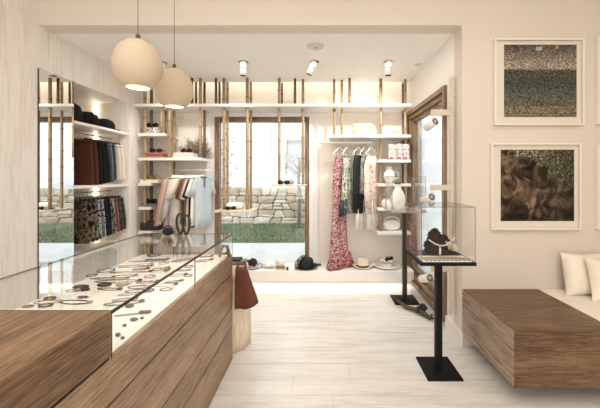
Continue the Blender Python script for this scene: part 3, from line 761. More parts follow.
crfl = spotted('cream_rose_print', [(0, srgb(204,120,122)), (.38, srgb(228,200,188)), (.46, srgb(236,222,210)), (.6, srgb(214,150,146)), (.65, srgb(230,212,200))], 34, dist=.8)
whites = plain('sheer_white_slip', srgb(240,232,222), .8)
def dress(px, rz, label, mat, prof, seed, extra=(), hwid=.16, ylo=DY, hl=None, h=.06):
    x = PX(px, DY); loc = (x, DY, DZ)
    t = thing('hanging_dress', (x, DY, DZ-.1), label, 'dress')
    b = MB(); cloth_body(b, prof, 6, .012, seed, hem=.01, n=48); place(b, loc, rz).build('dress_body', mat, t)
    for nm, m2, pr in extra:
        b = MB(); cloth_body(b, pr, 7, .012, seed+5, hem=.01, n=48); place(b, loc, rz).build(nm, m2, t)
    # straps to the hanger
    for sx in (-1, 1):
        b = MB().tube([(sx*.05, 0, -h-.008), (sx*.055, 0, prof[0][0]-.01)], .005, 5); place(b, loc, rz).build('strap', mat, t)
    hanger(loc, rz, hl, 'hangers on the dress rail', .12, h=h, drop=.10)
def zd(py, Y=4.0): return PZ(py, Y)-DZ
dress(339.5, R(38), 'long red and white floral dress reaching down to the ledge', redfl,
      [(zd(158), .075, .02), (zd(170), .10, .03), (zd(190), .105, .035), (zd(212), .11, .035), (zd(240), .13, .04), (zd(255), .15, .05), (SH+.03-DZ, .2, .06)], 3,
      [('ruffle_hem', redhem, [(zd(254), .16, .055, .02), (zd(262), .2, .062, .03), (SH+.006-DZ, .235, .07, .04)])], hl='white hanger holding the long red floral dress')
dress(347.3, R(50), 'pale green and white printed dress with a dark tassel hem', grnfl,
      [(zd(158), .07, .018), (zd(168), .085, .024), (zd(190), .10, .028), (zd(214), .12, .03)], 4,
      [('tassel', plain('slate_blue_fringe', srgb(74,88,100), .9), [(zd(200), .03, .02, -.11), (zd(215), .045, .022, -.12)])], hl='white hanger holding the green and white dress')
dress(358.5, R(40), 'dark green and rust jungle printed dress', dkfl,
      [(zd(155), .07, .02), (zd(165), .105, .026), (zd(190), .11, .03), (zd(213), .115, .03)], 5,
      [('lining', whites, [(zd(200), .08, .018, .04), (zd(230), .10, .02, .04)])], hl='white hanger holding the dark jungle dress')
dress(364, R(54), 'grey and white leaf printed dress behind the jungle one', bwfl,
      [(zd(155), .06, .018), (zd(165), .08, .02), (zd(190), .085, .022), (zd(194), .085, .022)], 6, hl='white hanger holding the grey leaf dress')
dress(371.5, R(36), 'cream dress with small rose print at the right end of the rail', crfl,
      [(zd(156), .08, .02), (zd(166), .125, .028), (zd(190), .125, .03), (zd(214), .10, .03)], 7,
      [('lining', whites, [(zd(198), .09, .02, .01), (zd(230), .095, .02, .02)])], hl='white hanger holding the cream rose dress')
#hanger((PX(352.5, DY), DY, DZ), R(15), 'empty white hanger in the middle of the dress rail', 'hangers on the dress rail', .14, h=.06, drop=.12)
#hanger((PX(324.5, DY), DY, DZ), R(15), 'empty white hanger at the left end of the dress rail', 'hangers on the dress rail', .15, h=.06, drop=.13)

# ------------------------------------------------------------------ things on the back ledge
LZ = SH
def hat(loc, rb, rc, h, label, mat, band, name='hat', tilt=0, seed=0, brimup=.02, group=None):
    t = thing(name, loc, label, 'hat', group); x, y, z = loc; n = 32
    prof = [(rb, brimup), (rb*.98, brimup+.006), (rb*.8, .010), (rc*1.05, .006), (rc, .02), (rc*.94, h*.75), (rc*.8, h*.97), (rc*.45, h*.93), (.004, h*.86)]
    b = MB(); b.lathe(prof, loc, n, caps=False)
    b.lathe([(rb, brimup), (rb*.8, .002), (rc, .001), (.004, .001)], loc, n, caps=False)
    for v in b.v:
        dx = (v.x-x); v.z += .012*(dx/rb)**2 if (v.z-z) < .03 else 0
    b.build('felt', mat, t)
    if band: MB().lathe([(rc*1.03, .014), (rc*1.02, .04), (rc*.98, .04), (rc*.98, .014)], loc, n).build('band', band, t)
    return t
navy = plain('navy_felt', srgb(38,44,58), .85)
hat((PX(306, 3.99), 4.05, LZ), .155, .098, .125, 'navy blue hat with dark band on the ledge', navy, plain('dark_band', srgb(22,22,26), .6), 'navy_hat')
sc_ = MB(); rnd = random.Random(8); sx_ = PX(298.5, 4.0)
for k in range(5): sc_.tube([(sx_-.03+.012*k, 3.93+.03*k, LZ+.02), (sx_-.025+.01*k, 3.95+.03*k, LZ+.09), (sx_+.02+.01*k, 3.98+.03*k, LZ+.142), (sx_+.08, 4.02+.02*k, LZ+.148)], [.016, .02, .018, .012], 8)
tag(sc_.build('patterned_scarf', patD), 'black and white scarf draped over the navy hat', 'scarf')
straw = plain('pale_straw', srgb(224,208,184), .8, bmp=.3, bs=200)
hat((PX(363.5, 3.98), 4.06, LZ), .135, .082, .115, 'small pale straw hat with grey band on the ledge', straw, plain('grey_band', srgb(120,110,104), .7), 'straw_hat')
hat((PX(388, 4.0), 4.1, LZ), .19, .07, .05, 'wide brimmed white sun hat on the right of the ledge', plain('white_straw', srgb(226,218,206), .8, bmp=.3, bs=200), None, 'sun_hat')
def crumple(name, loc, r, mat, label, cat, seed, n=9, s=.5):
    rnd = random.Random(seed); b = MB()
    for k in range(n):
        a = rnd.random()*6.28; q = rnd.random()
        c = (loc[0]+r[0]*q*cos(a)*.7, loc[1]+r[1]*q*sin(a)*.7, loc[2]+r[2]*(.5+.25*rnd.random()))
        rr = (r[0]*s*(.7+.5*rnd.random()), r[1]*s*(.7+.5*rnd.random()), min(r[2]*.48, c[2]-loc[2]-.001))
        b.sphere(c, rr, 10, 7, jit=.004, rnd=rnd)
    for v in b.v: v.z = max(v.z, loc[2]+.0005)
    return tag(b.build(name, mat), label, cat)
crumple('white_scarf', (PX(388, 4.02), 4.08, LZ+.052), (.07, .06, .055), plain('white_cotton', srgb(240,236,228), .9), 'crumpled white scarf piled on the sun hat', 'scarf', 2)
sunglasses((PX(390, 3.98), 4.03, LZ+.096), .6, 'black sunglasses resting on the white scarf', blackf, 1.1)
t = thing('blue_plate', (PX(251, 4.0), 4.08, LZ), 'blue and white shallow plate on the left of the ledge', 'plate')
MB().lathe([(.05, 0), (.1, .006), (.155, .016), (.155, .020), (.1, .011), (.01, .008)], (PX(250, 4.0), 4.08, LZ), 32).build('dish', spotted('blue_white_glaze', [(0, srgb(70,84,116)), (.5, srgb(230,230,228)), (.6, srgb(90,104,136))], 22, .3), t)
crumple('red_wool_hat', (PX(252, 4.0), 4.07, LZ+.012), (.075, .07, .085), plain('maroon_wool', srgb(92,44,38), .95, var=.2, vs=40, bmp=.5), 'maroon woolly bundle on the blue plate', 'hat', 3)
crumple('white_shawl', (PX(269, 4.0), 4.05, LZ), (.09, .07, .075), plain('white_gauze', srgb(240,238,232), .95), 'crumpled white gauze shawl on the ledge', 'shawl', 4, 12)
crumple('white_shawl', (PX(280, 4.03), 4.13, LZ), (.07, .06, .08), plain('white_gauze', srgb(240,238,232), .95), 'second white gauze bundle behind the tan brush', 'shawl', 9, 10)
t = thing('hand_brush', (PX(280.5, 3.97), 3.97, LZ), 'tan wooden hand brush before the white shawl', 'brush')
c = (PX(280.5, 3.97), 3.97)
MB().box(c[0]-.062, c[0]+.062, c[1]-.025, c[1]+.025, LZ+.02, LZ+.045).build('handle', plain('tan_wood', srgb(178,138,92), .5), t, .01, 3)
MB().box(c[0]-.055, c[0]+.055, c[1]-.02, c[1]+.02, LZ, LZ+.02).build('bristles', plain('straw_bristle', srgb(206,184,146), .9), t)
b = MB().box(PX(286.3,3.95), PX(288.6,3.95), 3.93, 3.97, LZ, LZ+.035); tag(b.build('bottle_stopper', blackf, None, .005), 'tiny black item beside the tan brush', 'stopper')
b = MB().box(PX(315.5,4.15), PX(321,4.15), 4.12, 4.18, LZ, LZ+.02); tag(b.build('black_pouch', blackf, None, .006), 'small black pouch right of the navy hat', 'pouch')

# ------------------------------------------------------------------ display counter
CX0, CX1, CY0, CY1 = -1.37, -.68, .12, 2.38
BY = 1.009; DK = .81; GT = .967
t = thing('display_counter', (-1.0, 1.3, 0), 'long oak clad display counter with glass vitrine and white deck', 'counter')
MB().box(CX0, CX1-.022, CY0, CY1-.02, .0, DK-.012).build('core', dark_gap, t)
fr = MB(); edges = [0, .26, .41, .665, DK]
g = .0045
for a, b_ in zip(edges[:-1], edges[1:]):
    fr.box(CX1-.02, CX1, CY0, CY1, a+g, b_-g if b_ < DK else b_-.0005)
    fr.box(CX0, CX1-.0205, CY1-.02, CY1, a+g, b_-g if b_ < DK else b_-.0005)
fr.build('front_boards', oak_face, t)
MB().box(CX0, CX1-.024, BY-.0, CY1-.0215, DK-.011, DK-.001).build('white_deck', plain('deck_white', srgb(240,234,224), .5, var=.01), t)
blk = MB().box(CX0, CX1, CY0, BY-.004, DK+.010, GT).build('oak_block', oak_y, t, .0015)
MB().box(CX0, CX1-.006, CY0, BY-.006, DK, DK+.0098).build('shadow_gap', dark_gap, t)
th = .008
MB().box(CX0, CX1, BY, CY1, GT-th, GT).build('glass_top', pane_m, t)
for (a, b_) in ((BY, 1.672), (1.675, CY1)): MB().box(CX1-th, CX1, a, b_, DK, GT-th).build('glass_front', pane_m, t)
MB().box(CX0, CX0+th, BY, CY1, DK, GT-th).build('glass_back', pane_m, t)
MB().box(CX0+th, CX1-th, CY1-th, CY1, DK, GT-th).build('glass_end', pane_m, t)
e = MB().box(CX1+.0002, CX1+.0022, BY, CY1, GT-.011, GT+.001).box(CX0-.0018, CX0-.0002, BY, CY1, GT-th, GT)
e.box(CX0, CX1, CY1+.0002, CY1+.0018, GT-.006, GT).box(CX0, CX1, BY-.003, BY-.0005, GT-th, GT)
e.box(CX1-.003, CX1+.0015, 1.6722, 1.6748, DK, GT-th).box(CX1-.001, CX1+.001, BY-.003, BY-.0004, DK, GT-th).box(CX1-.001, CX1+.001, CY1, CY1+.0015, DK, GT-th)
e.build('glass_edge', edge_m, t)

# jewellery on the deck
def deck(px, py, z=DK-.001):
    k = (CH-z)/(py-VY); return Vector(((px-VX)*k, F*k, z))
jm = {'black': plain('black_beads', srgb(66,56,50), .4), 'brown': plain('brown_beads', srgb(92,58,40), .5), 'rust': plain('rust_beads', srgb(170,84,56), .5),
      'gold': plain('pale_gold', srgb(178,150,98), .35, .7), 'silver': plain('silver_chain', srgb(186,180,172), .3, .8), 'stone': plain('grey_pebble', srgb(138,130,120), .6, var=.15, vs=30),
      'beige': plain('beige_shell', srgb(200,184,160), .6), 'green': plain('olive_beads', srgb(120,116,84), .5), 'pinkb': plain('blush_beads', srgb(196,150,132), .5)}
def bangle(px, py, rx, ry, r, col, label, cat='bracelet', beads=False, name='bracelet'):
    rx *= .8; ry *= .8; r *= .7; c = deck(px, py); b = MB(); n = 26; c.z += r
    pts = [c+Vector((rx*cos(2*pi*k/n), ry*sin(2*pi*k/n), 0)) for k in range(n)]
    if beads:
        for p in pts: b.sphere(p, r, 7, 5)
    else: b.tube(pts, r, 8, loop=True)
    return tag(b.build(name, jm[col]), label, cat, 'jewellery on the counter deck')
def necklace(p, q, col, label, r=.0028, seed=0, sag=.018, pend=True):
    a, b_ = deck(*p), deck(*q); rnd = random.Random(seed); mb = MB()
    d = b_-a; nrm = Vector((-d.y, d.x, 0)).normalized(); n = 26
    t = thing('necklace', a, label, 'necklace', 'jewellery on the counter deck')
    for s in (1, -1):
        mb.tube([a+d*(k/n)+nrm*s*(sag*max(0, sin(pi*k/n))**.6+.002)+Vector((0,0,r)) for k in range(n+1)], r, 6)
    mb.build('chain', jm[col], t)
    if pend:
        pb = MB(); pb.sphere(b_+Vector((0,0,.007)), (.014, .010, .007), 10, 6); pb.build('pendant', jm[rnd.choice(['gold','stone','black','beige'])], t)
    return t
def pebble(px, py, rx, ry, rz_, col, label, name='pebble', cat='stone'):
    c = deck(px, py); b = MB(); b.sphere(c+Vector((0,0,rz_)), (rx, ry, rz_), 16, 10)
    return tag(b.build(name, jm[col]), label, cat, 'stones and pendants on the counter deck')
bangle(104.5, 285.5, .042, .024, .007, 'black', 'thick black bangle near the middle of the vitrine')
bangle(81, 287.5, .046, .024, .007, 'brown', 'dark brown bangle left of the thick black bangle')
bangle(106, 271, .06, .05, .005, 'black', 'black beaded strand loop toward the wall side', beads=True)
bangle(92, 275.5, .035, .03, .004, 'black', 'small black strand loop next to the longer beaded loop', beads=True)
bangle(154, 255.5, .06, .045, .006, 'black', 'black coiled cuff near the far end of the vitrine')
bangle(83, 297.5, .03, .012, .004, 'rust', 'thin rust coloured bracelet at the near left of the vitrine')
bangle(50, 299, .03, .02, .006, 'green', 'olive beaded bracelet near the glass corner at left', beads=True)
bangle(46, 306, .034, .022, .006, 'green', 'olive and stone bracelet closest to the oak block', beads=True)
bangle(28, 307, .028, .014, .005, 'rust', 'rust bead bracelet at the left end by the oak block', beads=True)
bangle(150, 277, .036, .03, .004, 'rust', 'rust red necklace loop nearest in the rust chain', beads=True)
bangle(157, 270, .036, .034, .004, 'rust', 'rust red necklace loop in the middle of the rust chain', beads=True)
bangle(164, 263.5, .036, .038, .004, 'rust', 'rust red necklace loop farthest in the rust chain', beads=True)
bangle(189, 267, .03, .03, .005, 'pinkb', 'blush bead bracelet near the glass panel joint', beads=True)
bangle(188, 276, .03, .022, .004, 'gold', 'gold bangle close behind the front glass')
pebble(121, 286, .028, .018, .014, 'beige', 'cluster shell of beige colour beside the black bangle', 'seashell', 'shell')
pebble(128, 285, .02, .016, .012, 'beige', 'smaller beige shell beside the larger one', 'seashell', 'shell')
pebble(167, 270.5, .02, .034, .012, 'gold', 'golden oval brooch right of the rust chain', 'brooch', 'brooch')
pebble(83, 291, .011, .009, .008, 'black', 'dark ring by the brown bangle, left one', 'ring', 'ring')
pebble(87.5, 290.5, .011, .009, .008, 'black', 'dark ring by the brown bangle, right one', 'ring', 'ring')
pebble(129.5, 307, .020, .013, .008, 'stone', 'grey oval pebble beside the front glass edge')
pebble(147, 313, .019, .011, .006, 'stone', 'flat grey pebble at the end of the silver bar')
pebble(134, 320.5, .016, .010, .006, 'stone', 'grey pebble below the silver bar')
pebble(142, 319, .008, .006, .005, 'stone', 'small grey pebble right of the one below the silver bar')
pebble(124.5, 326.5, .008, .006, .005, 'stone', 'small pebble above the two nearest dark pebbles')
pebble(118, 336, .010, .007, .006, 'stone', 'dark pebble nearest the oak block corner')
pebble(122.5, 339, .007, .005, .005, 'stone', 'tiny pebble right of the nearest dark pebble')
necklace((114, 316.5), (142, 313.5), 'silver', 'silver bar necklace nearest the oak block', .002, 1, .003)
necks = [((112,301),(136,299),'silver'), ((104,305),(142,302),'gold'), ((118,296),(150,292),'silver'), ((125,292),(152,291),'brown'), ((90,279),(128,278.5),'silver'),
         ((95,282),(140,281),'gold'), ((110,273),(150,272),'silver'), ((118,267),(152,266),'brown'), ((128,262),(165,261),'silver'), ((172,262),(196,258),'rust'),
         ((165,283),(182,281),'gold'), ((60,302),(90,303),'brown'), ((66,291),(78,291),'green'), ((152,286),(176,285),'silver'), ((175,253.5),(200,253),'silver'), ((196,262),(212,260),'pinkb')]
pos = ['close behind the front glass edge', 'just before the closest dark chain', 'with shell pendant in the near half', 'with dark beads in the near half', 'lying by the black strand loops', 'under the black strand loops',
       'beside the black beaded loop', 'with brown beads past the black loop', 'pointing at the far black cuff', 'in rust beads by the panel joint', 'below the golden brooch', 'by the olive bracelets', 'left of the dark brown bangle', 'below the rust chain', 'at the far end of the deck', 'near the wooden ring at the far end']
necks += [((98,289),(120,290),'gold'), ((128,288),(150,287),'brown'), ((136,283),(158,282),'silver'), ((112,277),(136,276),'brown'), ((132,270),(148,269),'gold'), ((138,265),(152,264.5),'silver'), ((145,260),(168,259.5),'brown'), ((170,276),(186,275),'silver'), ((176,271),(190,270.5),'gold'), ((160,290),(172,289.5),'brown'), ((196,257),(212,256.5),'gold'), ((34,303),(60,302),'silver')]
pos += ['right of the thick black bangle', 'right of the beige shells', 'under the rust chain', 'left of the rust chain', 'left of the middle rust loop', 'left of the farthest rust loop', 'above the farthest rust loop', 'right of the golden brooch', 'near the gold bangle', 'closest behind the glass right of the shells', 'by the far panel joint', 'near the glass corner at left']
for i, ((p, q, c_), w_) in enumerate(zip(necks, pos)):
    necklace(p, q, c_, {'silver':'silver','gold':'thin gold','brown':'brown','rust':'rust red','green':'olive','pinkb':'blush'}[c_]+' necklace '+w_, .0026, i, .02 if i % 2 else .012)
# wooden ring ornament in the vitrine far end
x, y = PX(224.5, 2.26), 2.26
t = thing('wooden_ornament', (x, y, DK), 'brown wooden ring ornament standing at the far end of the vitrine', 'ornament')
b = MB().tube([(x-.035, y, DK+.008), (x-.028, y, DK+.05), (x-.008, y, DK+.09), (x+.018, y, DK+.085), (x+.028, y, DK+.05), (x+.034, y, DK+.008)], [.01, .012, .012, .012, .012, .011], 8)
b.tube([(x-.03, y, DK+.035), (x, y, DK+.03), (x+.03, y, DK+.04)], .009, 8)
b.build('ring', plain('walnut_ring', srgb(140,104,78), .5), t)
# dark looped ornament + black bag on glass top
x, y = PX(183, 2.28), 2.28
t = thing('leather_loop_ornament', (x, y, GT), 'dark brown leather loops standing on the glass top', 'ornament')
b = MB()
for dx, s_ in ((-.02, 1), (.024, .92)):
    b.tube([(x+dx+.026*cos(a), y+.01*sin(a*2), GT+.010+.078*s_+.076*s_*sin(a)) for a in [2*pi*k/20 for k in range(20)]], .0085, 8, loop=True)
b.build('loops', plain('dark_leather', srgb(46,34,28), .5), t)
x, y = PX(168, 2.28), 2.28
t = thing('black_purse', (x, y, GT), 'small black purse beside the leather loops on the glass top', 'purse')
MB().sphere((x, y, GT+.032), (.042, .022, .031), 14, 8).build('body', blackc, t)
MB().tube([(x+.03*cos(a), y, GT+.055+.02*sin(a)) for a in [pi*k/8 for k in range(9)]], .004, 6).build('handle', blackc, t)

# ------------------------------------------------------------------ stump stool, bag
SX, SY, SR, SZ = -.75, 2.60, .15, .665
lm = wood('pale_log', (srgb(206,184,152), srgb(230,214,190), srgb(238,226,206)), 'Z', .7, 2, .4, 10)
n = 28; rnd = random.Random(6); rs = []
off = [rnd.uniform(-.006, .006) for _ in range(n)]
for q in range(9):
    u = q/8; rs.append([Vector((SX+(SR+off[j]+.01*sin(u*5+j*.4)-(.01*u))*cos(2*pi*j/n), SY+(SR+off[j]-.01*u)*sin(2*pi*j/n), SZ*u)) for j in range(n)])
o = MB().rings(rs).build('log_stool', lm); tag(o, 'pale tree trunk stump standing at the far end of the counter', 'stump')
t = thing('leather_bag', (SX+.02, 2.47, .43), 'rust brown leather bag hanging over the stump edge', 'bag')
# draped bag: shaped sheet with thickness
b = MB(); rows = []
cols = 12
xs_t = (PX(235, 2.4), PX(248, 2.4)); 
for q in range(11):
    u = q/10; zt = PZ(268, 2.38)*(1-u)+PZ(308, 2.38)*u
    xl = PX(234.5, 2.38)+u*(PX(234, 2.38)-PX(234.5, 2.38)); xr = PX(246, 2.38)+u*(PX(258, 2.38)-PX(246, 2.38))
    r = []
    for j in range(24):
        a = 2*pi*j/24; px_ = cos(a); py_ = sin(a)
        xx = (xl+xr)/2+(xr-xl)/2*math.copysign(abs(px_)**.5, px_)
        zz = zt+.045*u*max(0, px_)-.01*u
        yy = 2.405+.022*(.4+.6*u)*math.copysign(abs(py_)**.7, py_)+.008*sin(xx*60+1)*u
        r.append(Vector((xx, yy, zz)))
    rows.append(r)
b.rings(rows); b.build('body', plain('rust_leather', srgb(134,72,46), .55, var=.12, vs=12, bmp=.2), t)
MB().tube([(PX(237,2.38), 2.405, .70), (PX(236,2.4), 2.43, .735), (PX(238,2.5), 2.5, .71), (PX(241,2.55), 2.56, .70), (PX(243,2.5), 2.5, .712), (PX(244,2.4), 2.43, .735), (PX(245,2.38), 2.405, .70)], .009, 8, flat=.6).build('strap', plain('rust_leather', srgb(134,72,46), .55), t)
single_fold('folded_magazine', SX+.03, 2.64, SZ+.0005, .16, .14, .022, plain('grey_paper', srgb(150,144,136), .7), 'grey folded magazine on top of the stump', 'magazine', soft=False)
single_fold('dark_booklet', SX-.0, 2.66, SZ+.023, .13, .1, .015, plain('dark_booklet', srgb(52,40,44), .6), 'small dark booklet on the grey magazine', 'book', soft=False)

# ------------------------------------------------------------------ pedestals with glass cases
def pedestal(cx, cy, ztop, half, bhx, bhy, label, plate_m, pole_m, pw=.022):
    t = thing('display_pedestal', (cx, cy, 0), label, 'pedestal')
    MB().box(cx-bhx, cx+bhx, cy-bhy, cy+bhy, 0, .012).build('base_plate', black_m, t, .001)
    MB().box(cx-pw, cx+pw, cy-pw, cy+pw, .0125, ztop-.0225).build('pole', pole_m, t, .001)
    MB().box(cx-half, cx+half, cy-half, cy+half, ztop-.022, ztop).build('top_plate', plate_m, t, .001)
    return t
def vitrine(cx, cy, z0, half, h, label):
    t = thing('glass_case', (cx, cy, z0), label, 'glass case'); k = .006; a = half
    MB().box(cx-a, cx+a, cy-a, cy-a+k, z0, z0+h).build('pane', pane_m, t); MB().box(cx-a, cx+a, cy+a-k, cy+a, z0, z0+h).build('pane', pane_m, t)
    MB().box(cx-a, cx-a+k, cy-a+k, cy+a-k, z0, z0+h).build('pane', pane_m, t); MB().box(cx+a-k, cx+a, cy-a+k, cy+a-k, z0, z0+h).build('pane', pane_m, t)
    MB().box(cx-a+k, cx+a-k, cy-a+k, cy+a-k, z0+h-k, z0+h).build('lid', pane_m, t)
    e = MB(); q = .0016
    for sx in (-1, 1):
        for sy in (-1, 1): e.box(cx+sx*a-q, cx+sx*a+q, cy+sy*a-q, cy+sy*a+q, z0, z0+h)
        e.box(cx-a, cx+a, cy+sx*a-q, cy+sx*a+q, z0+h-q, z0+h+q); e.box(cx+sx*a-q, cx+sx*a+q, cy-a, cy+a, z0+h-q, z0+h+q)
    e.build('edges', plain('pale_glass_edge', srgb(150,160,150), .2), t)
    return t
P1 = (.855, 2.26); Z1p = .826
pedestal(P1[0], P1[1], Z1p, .187, .122, .137, 'black square pedestal table nearest the wooden bench', black_m, black_m)
vitrine(P1[0]+.0, P1[1], Z1p+.0005, .18, .372, 'clear glass case over the dark rock and necklace')
# mat with fringe
t = thing('display_mat', (P1[0], P1[1]-.12, Z1p), 'cream mat with black slanted strokes inside the glass case', 'mat')
x0, x1 = P1[0]-.165, P1[0]+.165
MB().box(x0, x1, P1[1]-.168, P1[1]-.02, Z1p+.0002, Z1p+.006).build('sheet', plain('cream_mat', srgb(246,238,220), .8), t)
fg = MB()
for k in range(11):
    xx = x0+.03+k*.0285; fg.tube([(xx, P1[1]-.165, Z1p+.008), (xx-.008, P1[1]-.11, Z1p+.0085), (xx-.026, P1[1]-.06, Z1p+.0075)], [.0042, .0034, .0015], 6)
fg.build('black_strokes', blackf, t)
# rock
rk = MB(); rnd = random.Random(12)
rx, ry = PX(438, 2.27), 2.27
for (dx, dy, dz, a, b_, c_) in ((0, 0, .055, .10, .06, .055), (-.04, .0, .06, .06, .05, .06), (-.03, -.01, .125, .05, .045, .05), (.045, .0, .06, .065, .05, .055), (-.02, .01, .15, .03, .03, .035), (.02, -.02, .1, .05, .04, .045)):
    rk.sphere((rx+dx, ry+dy, Z1p+.008+dz), (a, b_, c_), 22, 16, jit=.009, rnd=rnd)
for v in rk.v: v.z = max(v.z, Z1p+.0065)
o = rk.build('lava_rock', plain('dark_brown_rock', srgb(58,36,28), .9, var=.3, vs=40, bmp=.8, bs=60)); tag(o, 'dark brown rough rock inside the nearer glass case', 'rock')
t = thing('white_necklace', (rx, ry-.08, Z1p+.006), 'white strand necklace draped on the dark rock', 'necklace')
wn = plain('white_beads', srgb(226,214,196), .5)
b = MB()
pts = [(rx-.085+.18*u, ry-.062-.012*sin(pi*u), Z1p+.125-.045*sin(pi*u)+.015*u) for u in [k/16 for k in range(17)]]
for p in pts: b.sphere(p, .006, 7, 5)
b.tube(pts, .003, 6); b.build('strand', wn, t)
b = MB()
for k in range(6):
    xx = rx+.03+.013*k; zz = Z1p+.10+.012*(5-k)*.3; b.tube([(xx, ry-.07, zz), (xx+.012, ry-.082, zz-.035), (xx+.018, ry-.08, zz-.06)], [.0035, .003, .002], 5)
b.build('fringe', wn, t)
b = MB().tube([(rx-.012, ry-.072, Z1p+.075), (rx-.014, ry-.078, Z1p+.045), (rx-.016, ry-.078, Z1p+.02)], [.006, .009, .005], 7); b.build('tassel', wn, t)
# second pedestal
P2 = (.948, 3.52); Z2p = 1.035
pedestal(P2[0], P2[1], Z2p, .187, .135, .135, 'dark pedestal with pale tray top standing behind the black one', plain('pale_metal_tray', srgb(196,188,176), .35, .4), plain('satin_steel_pole', srgb(120,110,100), .32, .9), .024)
vitrine(P2[0], P2[1], Z2p+.0005, .18, .372, 'clear glass case over the white neck display')
nx, ny = PX(398, 3.52), 3.52
t = thing('neck_display', (nx, ny, Z2p), 'white bust shaped neck display in the rear glass case', 'display bust')
bp = [(.06, 0), (.07, .03), (.082, .09), (.078, .15), (.055, .2), (.035, .24), (.032, .285), (.034, .30)]
bb = MB().lathe(bp, (nx, ny, Z2p+.0005), 26)
for v in bb.v: v.y = ny+(v.y-ny)*.62
bb.build('bust', plain('white_linen', srgb(240,235,226), .7), t)
cb_ = MB().lathe([(.036, .285), (.037, .302), (.03, .303)], (nx, ny, Z2p+.0005), 26)
for v in cb_.v: v.y = ny+(v.y-ny)*.7
cb_.build('collar', plain('taupe_band', srgb(120,98,80), .6), t)
o = MB().tube([(PX(389,3.42), 3.42, Z2p+.001), (PX(389,3.42), 3.42, Z2p+.06), (PX(388,3.42), 3.42, Z2p+.1)], [.028, .02, .014], 12).build('white_figurine', whitel); tag(o, 'small white figurine left of the neck display', 'figurine')
b = MB(); 
for k in range(18):
    a = 2*pi*k/18; b.sphere((PX(411,3.4)+.05*cos(a), 3.42+.04*sin(a), Z2p+.008), .007, 7, 5)
tag(b.build('bead_bracelet', jm['stone']), 'grey bead bracelet on the rear tray', 'bracelet')
# driftwood on the floor
def fl(px, py, h=0): k = (CH-h)/(py-VY); return Vector(((px-VX)*k, F*k, h))
t = thing('driftwood_ornament', fl(412, 310), 'brown driftwood branch with dark knot lying on the floor', 'ornament')
a_, b_, c_, d_ = fl(397, 300, .03), fl(406, 307, .03), fl(417, 310, .03), fl(430, 318, .022)
MB().tube([a_, b_, c_], [.014, .02, .024], 10).build('branch', plain('driftwood', srgb(124,98,76), .7, var=.2, vs=30, bmp=.4), t)
kn = MB(); rnd = random.Random(3)
k0 = fl(421, 309, .045)
for q in range(5): kn.sphere(k0+Vector((rnd.uniform(-.03,.03), rnd.uniform(-.03,.03), rnd.uniform(-.01,.02))), (.03, .028, .026), 10, 7, jit=.004, rnd=rnd)
for v in kn.v: v.z = max(v.z, .001)
kn.build('knot', plain('burnt_knot', srgb(34,28,26), .7), t)
e = MB().tube([c_, fl(425, 314, .035), d_, d_+Vector((.03, .03, .02))], [.02, .024, .02, .012], 9); e.tube([d_, d_+Vector((.035, -.01, 0))], [.016, .01], 8)
for v in e.v: v.z = max(v.z, .001)
e.build('root', plain('brown_root', srgb(104,78,60), .7, var=.3, vs=40, bmp=.4), t)

# spot post
t = thing('spotlight_post', (1.13, 2.70, .2), 'slim cream post with three white spotlights by the right wall', 'spotlight post')
post_m = plain('cream_metal', srgb(214,200,182), .5)
MB().box(1.124, 1.152, 2.69, 2.72, .2, 2.27).build('post', post_m, t, .002)
for zz in (2.1, 1.95, .3): MB().box(1.152, 1.17, 2.697, 2.713, zz, zz+.02).build('bracket', post_m, t)
fan = plain('fan_black', srgb(22,20,18), .5); 
for k, (pyA, c) in enumerate(((112.5, (431.5, 121.5)), (187.5, (428, 197)), (268.5, (426, 278)))):
    za = PZ(pyA, 2.7)
    arm = MB().box(PX(431, 2.7), 1.124, 2.69, 2.715, za-.025, za+.025).build('arm', post_m, t, .002)
    x = PX(c[0]+3.5, 2.7); zc = PZ(c[1], 2.7)
    ax = Vector((-.34, .9, -.36)).normalized(); p = Vector((x, 2.7, zc))
    MB().tube([Vector((PX(433, 2.7), 2.702, za-.024)), Vector((PX(433, 2.7), 2.702, zc+.02))], .012, 10).build('joint', white_m, arm)
    body = MB().tube([p, p+ax*.03, p+ax*.12], [.036, .036, .033], 20).build('spot_head', white_m, t)
    # finned rear disc
    u = ax.cross(Vector((0,0,1))).normalized(); w_ = ax.cross(u)
    MB().tube([p-ax*.004, p+ax*.001], .034, 20, up=tuple(u)).build('rear_disc', plain('fin_white', srgb(220,212,198), .5), body)
    fb2 = MB()
    for q in range(9):
        a = 2*pi*q/9; d = u*cos(a)+w_*sin(a)
        fb2.tube([p-ax*.0045+d*.012, p-ax*.0045+d*.022, p-ax*.0045+d*.031], [.003, .0055, .0075], 8, flat=.3, up=tuple(ax))
        fb2.build('cooling_slots', fan, body)

